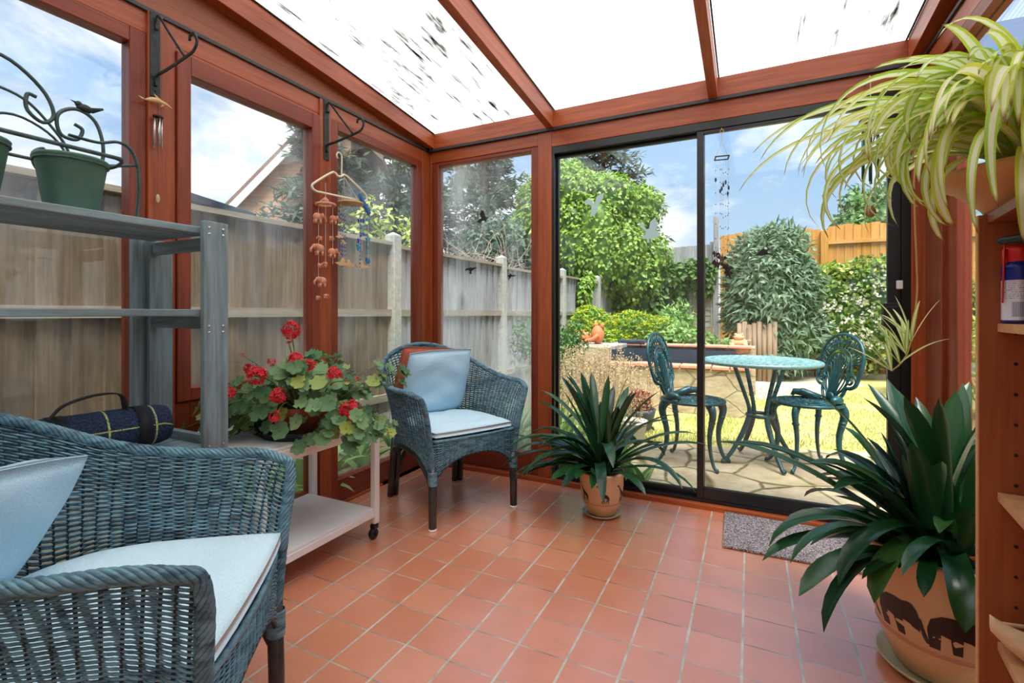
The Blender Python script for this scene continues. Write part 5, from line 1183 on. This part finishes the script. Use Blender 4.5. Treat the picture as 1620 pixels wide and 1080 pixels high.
tree('green tree beyond the fence at the far right window', (8.6,9.5,3.2), (1.9,1.5,2.2), 5200, L_TREE, .18, 32)
def lightbush(label, blobs, n, L, w, m, nm='shrub', dr=.1):
    return shrub(nm, label, 'shrub', (0,0,0), [('foliage','leaf',blobs,n,L,w,m,dr,.5,.8)])
lightbush('pale lime-green shrub just behind the left fence', [(-1.35,.95,1.75,.20,.45,.45),(-1.4,.5,1.55,.2,.35,.35),(-1.3,1.3,1.65,.2,.3,.45)], 620, .075, .020, L_LIME)
lightbush('sparse lime-green shoots at the left edge of the fixed front pane', [(-1.9,2.5,2.05,.22,.2,.45)], 260, .08, .02, L_LIME)
rt = random.Random(8); t = thing('bare_shrub', 'tangle of bare pinkish twigs above the fence behind the fixed pane', 'shrub', (-1.9,4.0,0)); b = MB()
for k in range(150):
    a = Vector((rt.uniform(-.6,.6), rt.uniform(-.6,.8), rt.uniform(1.0,1.9))); d = Vector((rt.gauss(0,.45), rt.gauss(0,.45), rt.uniform(.2,1))).normalized(); L = rt.uniform(.4,1.1)
    b.tube(spline([a, a+d*L*.5+Vector((rt.gauss(0,.06),rt.gauss(0,.06),0)), a+d*L+Vector((rt.gauss(0,.12),0,-.1))], 6), [.007,.006,.005,.004,.003,.002], 4)
b.tube([(0,0,0),(0,0,1.3)], .05, 8); b.build('twigs', TWIG, t)['kind'] = 'stuff'
lightbush('dull green ivy growth behind the fence below the bare twigs', [(-2.2,4.5,1.2,.9,1.2,.75),(-2.2,2.4,1.1,.6,1.2,.6),(-2.3,.6,1.2,.5,.9,.7),(-2.6,5.6,2.2,.9,.7,.8)], 5200, .12, .04, L_CONI, 'ivy', .6)
# big grey-green buddleia
rng = np.random.default_rng(77)
Bb = [(0,0,1.30,.70,.6,.95),(-.1,0,1.75,.58,.5,.72),(.22,.0,.75,.62,.5,.55),(.12,.05,2.05,.5,.42,.52),(-.28,0,1.0,.42,.4,.6),(.42,0,1.4,.32,.36,.6),(.05,-.1,.3,.5,.45,.35)]
shrub('buddleia', 'big round grey-green shrub in front of the yellow fence', 'shrub', (2.32,6.45,0), [('inner_growth','core',Bb,L_BUSH,.74),('foliage','leaf',Bb,11000,.16,.021,L_BUDD,.35,.13,.8)], [((0,0,-.1),(0,0,.8),.06,.04)])
Bw = [(0,0,.85,.75,.5,.85),(.5,0,1.1,.6,.5,.85),(-.25,0,1.35,.5,.4,.55),(.3,-.05,1.55,.55,.4,.45),(1.2,0,.9,.6,.5,.8)]
t = shrub('jasmine_bush', 'bush covered with small white flowers at the right of the lawn', 'shrub', (3.5,7.0,.0), [('inner_growth','core',Bw,L_BUSH,.8),('foliage','leaf',Bw,6000,.09,.030,L_JAS,.3,.12,.8)])
P, N = crown_pts([(-.05,-.0,.8,.72,.52,.8),(.5,0,1.1,.6,.52,.8)], 900, .03); P += N*.03
leaf_cloud('blossom', np.repeat(P,4,0)+rdir(len(P)*4)*.03, rdir(len(P)*4)+np.repeat(N,4,0), np.repeat(N,4,0)+rdir(len(P)*4)*.3, .045, .022, L_WHT, t)['kind'] = 'stuff'
lightbush('bright lime foliage on top of the white-flowered bush', [(3.35,6.95,1.72,.55,.3,.16),(3.9,6.9,1.75,.4,.3,.16)], 900, .09, .028, L_LIME)
def euph(label, blobs, n, seed):
    global rng; rng = np.random.default_rng(seed)
    t = shrub('euphorbia', label, 'shrub', (0,0,0), [('foliage','leaf',blobs,n,.085,.014,L_EUPH,-.1,.3,.8)])
    P, N = crown_pts(blobs, n//8, .02); k = N[:,2] > -.1; P = P[k]+N[k]*.02; q = 9
    PP = np.repeat(P,q,0)+rdir(len(P)*q)*np.array([.03,.03,.008]); leaf_cloud('bracts', PP, rdir(len(PP))*np.array([1,1,.3])+[0,0,.2], np.tile([0,0,1.],(len(PP),1))+rdir(len(PP))*.3, .028, .013, L_YEL, t)['kind'] = 'stuff'
euph('yellow-green euphorbia against the left fence above the terracotta ornament', [(-.18,4.5,.78,.36,.3,.34),(-.05,4.2,.6,.3,.25,.25),(-.3,4.7,.95,.2,.2,.22)], 2600, 41)
euph('yellow-green euphorbia behind the pond, left of the metal chair back', [(.35,4.9,.72,.45,.3,.36),(.75,4.9,.70,.38,.3,.30),(.1,4.65,.58,.3,.2,.2)], 3000, 42)
euph('small yellow-flowered euphorbia behind the log edging', [(1.95,7.1,1.05,.34,.2,.22)], 900, 43)
rng = np.random.default_rng(50)
lightbush('loose green perennials behind the rear edge of the pond', [(1.0,4.75,.60,.45,.25,.30),(1.35,4.7,.55,.25,.2,.25),(1.0,5.3,.9,.28,.2,.30),(1.55,4.7,.5,.3,.2,.2)], 1700, .11, .022, L_BASE, 'perennials', -.1)
lightbush('small dark green bush against the left fence, seen beside the dark post', [(.16,1.95,.55,.24,.26,.42),(.06,1.6,.72,.2,.22,.30),(.3,2.3,.75,.15,.2,.22)], 2600, .045, .013, L_BUSH, 'box_bush', 0)
lightbush('green bush beyond the right-hand window in front of the slatted panel', [(4.2,3.6,.5,.3,.9,.5),(4.1,5.2,.6,.4,.8,.6)], 3000, .08, .024, L_LIME, 'shrub', 0)
# foxglove-like plants at the foot of the walls
def rosette(name, label, spots, n, Lr, w, m, seed, parent=None):
    t = thing(name, label, 'plant', (0,0,0)); r2 = random.Random(seed); b = MB(); uv = []
    for (x, y) in spots:
        for k in range(n):
            ribbon(b, uv, (x+r2.uniform(-.03,.03), y+r2.uniform(-.03,.03), GZ), r2.random()*6.28, r2.uniform(.6,1.45), r2.uniform(*Lr), w*r2.uniform(.7,1.2), r2.uniform(1,4), n=8, keel=.25, base_w=.35, tp=.35)
    b.build('leaves', m, t, True); return t
rosette('foxglove', 'broad-leaved green plants outside the glass behind the white trolley', [(-.25-.25*(k % 2), -1.5+k*.16) for k in range(5)], 13, (.22,.40), .062, L_BASE, 61)
rosette('foxglove', 'broad-leaved green plants outside the corner pane behind the far armchair', [(-.33-.22*(k % 2), -.66+k*.17) for k in range(5)], 13, (.22,.42), .062, L_BASE, 62)
rosette('foxglove', 'tall pale green leafy plants outside the fixed front pane', [(.20+.16*k, .46+.22*(k % 2)) for k in range(5)], 16, (.32,.60), .055, L_BASE, 63)
rosette('foxglove', 'light green leaves at the door threshold behind the giraffe pot', [(1.30,.25),(1.42,.2)], 12, (.18,.34), .055, L_BASE, 64)
rosette('grassy_plants', 'tufts of green grassy leaves below the dry seed heads', [(.35+.13*k, .65+.3*((k*2) % 3)) for k in range(6)], 42, (.25,.55), .012, L_BASE, 65)
t = thing('seedheads', 'cloud of dry beige seed heads outside the door, above the giraffe pot', 'plant', (0,0,0)); t.name = 'dry_seedheads'
r2 = random.Random(66); b = MB(); P = []
for k in range(230):
    x = r2.uniform(.40,1.20); y = r2.uniform(.6,2.2); h = r2.uniform(.42,.74)-max(0,x-.9)*.5; tip = Vector((x+r2.gauss(0,.06), y+r2.gauss(0,.06), h)); b.tube([(x,y,GZ), tuple((Vector((x,y,GZ))+tip)/2), tuple(tip)], .0018, 3)
    for j in range(22): P.append(tip + Vector((r2.gauss(0,.028), r2.gauss(0,.028), r2.uniform(-.16,.03))))
b.build('stalks', L_CORAL, t); P = np.array(P); o = leaf_cloud('seed_heads', P, rdir(len(P)), rdir(len(P)), .017, .007, L_CORAL, t, .1, .1); o['kind'] = 'stuff'
t = thing('potted_sedum', 'red-brown succulent in a pale pot by the pond wall', 'potted plant', (1.10,1.75,GZ))
MB().lathe([(.10,0),(.12,.02),(.155,.17),(.16,.20),(.14,.20),(.12,.10)], 28).build('pot', LINER, t, True); MB().lathe([(0,.17),(.14,.17)], 20, capb=False).build('soil', SOIL, t)
crown('leaves', [(0,0,.25,.12,.12,.11)], 420, .045, .012, L_SEDUM, t, -.3, .3, .9)
t = thing('potted_seedling', 'low pale-rimmed pot in front of the potted succulent', 'plant pot', (1.12,1.35,GZ))
MB().lathe([(.09,0),(.11,.02),(.135,.15),(.145,.155),(.145,.17),(.125,.17),(.11,.10)], 28).build('pot', CREAMW, t, True); MB().lathe([(0,.14),(.125,.14)], 20, capb=False).build('soil', SOIL, t)
# lawn blades near the patio: nobody could count them
k = 9000; P = np.column_stack([rng.uniform(.9,3.4,k), 1.42+rng.random(k)**2*3.6, np.full(k, GZ-.005)]); e = 1.38+np.clip(P[:,0]-1.4, 0, 2)*.33; P = P[P[:,1] > e]
o = leaf_cloud('grass_tufts', P, rdir(len(P))*.5+np.array([0,0,1.]), rdir(len(P)), .035*(.5+rng.random(len(P))), .0035, L_GRASS, None, .2, .3); tag(o, 'short yellowish grass of the lawn beyond the patio', 'grass', kind='stuff')
# neighbour
t = thing('house', 'neighbouring house with an orange brick gable and white bargeboard beyond the left fence', 'house', (0,0,0)); NB = brickmat('gable_brick', (212,156,116), (222,170,134), (218,186,156))
A = np.array([-7.35,2.75]); Bp = np.array([-3.9,4.6]); 
def hw(s, z, d=0): q = A + (Bp-A)*s; nn = np.array([-.475,.88])*d; return (q[0]+nn[0], q[1]+nn[1], z)
P1 = [(-7.2,2.1),(-6.9,6.4)]
b = MB(); front = [(-6.7,2.66,-.1),(-4.7,4.0,-.1),(-4.7,4.0,4.3),(-5.10,3.75,4.75),(-6.7,2.66,2.55)]
b.poly(front, 4.0, (-.56,.83,0)); b.build('wall', NB, t)
def slab(a, c, w, th, m, nm, back):
    a = Vector(a); c = Vector(c); nb = Vector((-.56,.83,0))*back; up = Vector((0,0,th)); fo = Vector((.56,-.83,0))*.18
    MB().hexa([a+fo, c+fo, c+nb, a+nb, a+fo+up, c+fo+up, c+nb+up, a+nb+up]).build(nm, m, t)
slab((-6.95,2.49,2.28),(-5.05,3.78,4.86),0,.10,ROOFT,'roof',4.2); slab((-5.05,3.78,4.86),(-4.2,4.35,3.9),0,.10,ROOFT,'roof',4.2)
MB().hexa([(-6.83,2.34,2.12),(-4.93,3.63,4.70),(-4.95,3.66,4.70),(-6.85,2.37,2.12),(-6.83,2.34,2.30),(-4.93,3.63,4.88),(-4.95,3.66,4.88),(-6.85,2.37,2.30)]).build('bargeboard', WPVC, t)
t = thing('shed', 'small pale blue-white outbuilding behind the fence left of the gable', 'shed', (-4.05,.75,0), math.radians(20))
MB().box(-.42,.32,-.6,.6,-.1,2.30).build('wall', SHEDB, t); MB().box(-.48,.38,-.66,.66,2.301,2.40).build('roof', LINER, t, bevel=.01)

# ------------------------------------------------------------------ garden furniture
def cast_chair(label, loc, rz):
    t = thing('cast_metal_chair', label, 'garden chair', loc, rz); G = GREENM; r0 = .215; zs = .455
    MB().tube([(r0*math.cos(a), r0*.98*math.sin(a), zs) for a in np.linspace(0,2*PI,48,endpoint=False)], .012, 8, closed=True, flat=1.0).lathe([(r0-.03,zs-.004),(r0-.003,zs-.003),(r0-.003,zs+.004),(r0-.03,zs+.004)], 48, capb=False).build('seat_rim', G, t, True)
    b = MB().tube([(.12*math.cos(a), .12*math.sin(a), zs) for a in np.linspace(0,2*PI,36,endpoint=False)], .006, 6, closed=True).lathe([(0,zs-.004),(.055,zs-.003),(.055,zs+.003),(0,zs+.004)], 24, capb=False)
    for k in range(12):
        a = k*PI/6; c, s_ = math.cos(a), math.sin(a)
        b.tube([(.05*c,.05*s_,zs),(.19*c,.19*s_,zs)], .006, 6)
        b.tube([((.155+.025*math.cos(q))*math.cos(a+PI/12)-.022*math.sin(q)*math.sin(a+PI/12), (.155+.025*math.cos(q))*math.sin(a+PI/12)+.022*math.sin(q)*math.cos(a+PI/12), zs) for q in np.linspace(0,2*PI,12,endpoint=False)], .005, 5, closed=True)
        b.tube([(.055*c,.055*s_,zs),(.09*math.cos(a+.26),.09*math.sin(a+.26),zs),(.118*math.cos(a+.26),.118*math.sin(a+.26),zs)], .007, 5)
    b.build('seat', G, t, True)
    for sx in (1,-1):
        for sy in (1,-1):
            a = math.atan2(sy*.72, sx); d = (math.cos(a), math.sin(a))
            pts = [(r, z) for r, z in ((.175,.445),(.205,.425),(.218,.38),(.205,.32),(.188,.25),(.186,.17),(.20,.10),(.225,.04),(.25,.016),(.268,.018))]
            sp = spline([(r*d[0], r*d[1], z) for r, z in pts], 26); rad = np.interp(np.linspace(0,1,26), [0,.12,.25,.4,.7,.88,.95,1], [.030,.032,.026,.021,.014,.012,.017,.015])
            b = MB().tube(sp, rad, 10, flat=.75); b.ball((.222*d[0],.222*d[1],.405), .022, 8, 6).ball((.208*d[0],.208*d[1],.33), .021, 8, 6, 1.2, 1.2, .7); b.build('leg', G, t, True)
    # back: plane at x=-.17 leaning backwards
    lean = .24
    def bp(y, h): return (-.165 - lean*h - .9*y*y*.35, y, zs + h)
    def curve(pts, n, r, flat=.7, closed=False): return [bp(*p) for p in spline(pts, n)], r
    b = MB()
    half = [(.07,.02),(.10,.07),(.115,.11),(.15,.115),(.185,.14),(.195,.19),(.205,.26),(.195,.34),(.15,.42),(.08,.465),(.0,.478)]
    full = half + [(-y,h) for y,h in half[-2::-1]]
    b.tube([bp(*p) for p in spline(full, 90)], .0125, 8, flat=.8); b.build('back_frame', G, t, True)
    b = MB()
    for sg in (1,-1):
        b.tube([bp(sg*y,h) for y,h in spline([(.12,.115),(.165,.125),(.18,.165),(.155,.20),(.118,.185),(.112,.15),(.14,.142),(.152,.162),(.138,.172)], 40)], .009, 7, flat=.8)
        b.tube([(-.16,.09*sg,zs+.01),(-.10,.17*sg,zs+.04),(-.04,.205*sg,zs+.045),(-.02,.20*sg,zs+.02)], [.028,.03,.024,.012], 8); b.ball((-.09,.175*sg,zs+.045), .032, 10, 7, 1.1, .8, .9)
        b.tube([bp(sg*y,h) for y,h in spline([(.04,.0),(.05,.06),(.09,.10),(.12,.17),(.125,.25),(.10,.33),(.05,.37),(.0,.38)], 40)], .009, 7, flat=.8)
        b.tube([bp(sg*y,h) for y,h in spline([(.02,.04),(.07,.11),(.095,.18),(.098,.25),(.075,.31),(.035,.345),(.0,.35)], 40)], .0055, 6)
        for y0,h0,y1,h1 in ((.02,.05,.07,.27),(.012,.05,.045,.31),(.028,.05,.082,.20),(.008,.05,.015,.33)):
            b.tube([bp(sg*y,h) for y,h in spline([(y0,h0),((y0+y1)*.42,(h0+h1)/2),(y1,h1),(y1+.016,h1-.012),(y1+.008,h1-.03)], 16)], .0075, 6, flat=.6)
        for a in np.linspace(.15, 1.45, 7):
            p = (.128*math.cos(a), .25+.135*math.sin(a)); q = (.20*math.cos(a), .255+.215*math.sin(a)); m_ = ((p[0]+q[0])/2+.012, (p[1]+q[1])/2); b.tube([bp(sg*p[0],p[1]), bp(sg*m_[0],m_[1]), bp(sg*q[0],q[1])], .006, 5)
            b.tube([bp(sg*(m_[0]+.02*math.cos(w)), m_[1]+.018*math.sin(w)) for w in np.linspace(0,2*PI,8,endpoint=False)], .0045, 5, closed=True)
    b.ball(bp(0,.03), .035, 10, 8, .5, 1.1, 1.2); b.build('back_tracery', G, t, True)
    return t
ch = cast_chair('blue-green cast metal chair at the right of the round garden table', (2.40,1.19,GZ), math.radians(210))
copy_tree(ch, (1.66,.93,GZ), math.radians(-12), 'blue-green cast metal chair at the left of the round garden table, behind the door bar')
t = thing('garden_table', 'round blue-green cast metal garden table on the stone patio', 'garden table', (2.10,1.145,GZ), math.radians(-15)); zt = .745; RT = .385
MB().tube([(RT*math.cos(a), RT*math.sin(a), zt-.012) for a in np.linspace(0,2*PI,72,endpoint=False)], .015, 8, closed=True).build('rim', GREENT, t, True)
b = MB(); 
for r in (.09,.17,.25,.33): b.tube([(r*math.cos(a), r*math.sin(a), zt) for a in np.linspace(0,2*PI,60,endpoint=False)], .008, 6, closed=True, flat=.6)
for n_, ra, rb in ((14,.0,.09),(20,.09,.17),(28,.17,.25),(36,.25,.33),(44,.33,.378)):
    for k in range(n_):
        a = 2*PI*k/n_; d = PI/n_
        b.tube([(ra*math.cos(a),ra*math.sin(a),zt),((ra+rb)/2*math.cos(a+d*.8),(ra+rb)/2*math.sin(a+d*.8),zt),(rb*math.cos(a),rb*math.sin(a),zt)], .006, 5)
        b.tube([(ra*math.cos(a),ra*math.sin(a),zt),((ra+rb)/2*math.cos(a-d*.8),(ra+rb)/2*math.sin(a-d*.8),zt),(rb*math.cos(a),rb*math.sin(a),zt)], .006, 5)
b.lathe([(.0,zt-.003),(.05,zt-.002),(.05,zt+.003),(0,zt+.004)], 24, capb=False); b.build('lattice_top', GREENT, t, True)
for k in range(4):
    a = PI/4+k*PI/2; d = (math.cos(a), math.sin(a)); sp = spline([(r*d[0], r*d[1], z) for r, z in ((.20,.735),(.175,.66),(.115,.50),(.082,.40),(.085,.33),(.13,.22),(.20,.10),(.255,.03),(.27,.016),(.285,.022))], 34)
    MB().tube(sp, np.interp(np.linspace(0,1,34), [0,.3,.5,.8,.93,1], [.016,.014,.020,.013,.013,.018]), 10, flat=.8).build('leg', GREENM, t, True)
MB().tube([(.084*math.cos(a), .084*math.sin(a), .345) for a in np.linspace(0,2*PI,30,endpoint=False)], .014, 8, closed=True).build('stretcher_ring', GREENM, t, True)
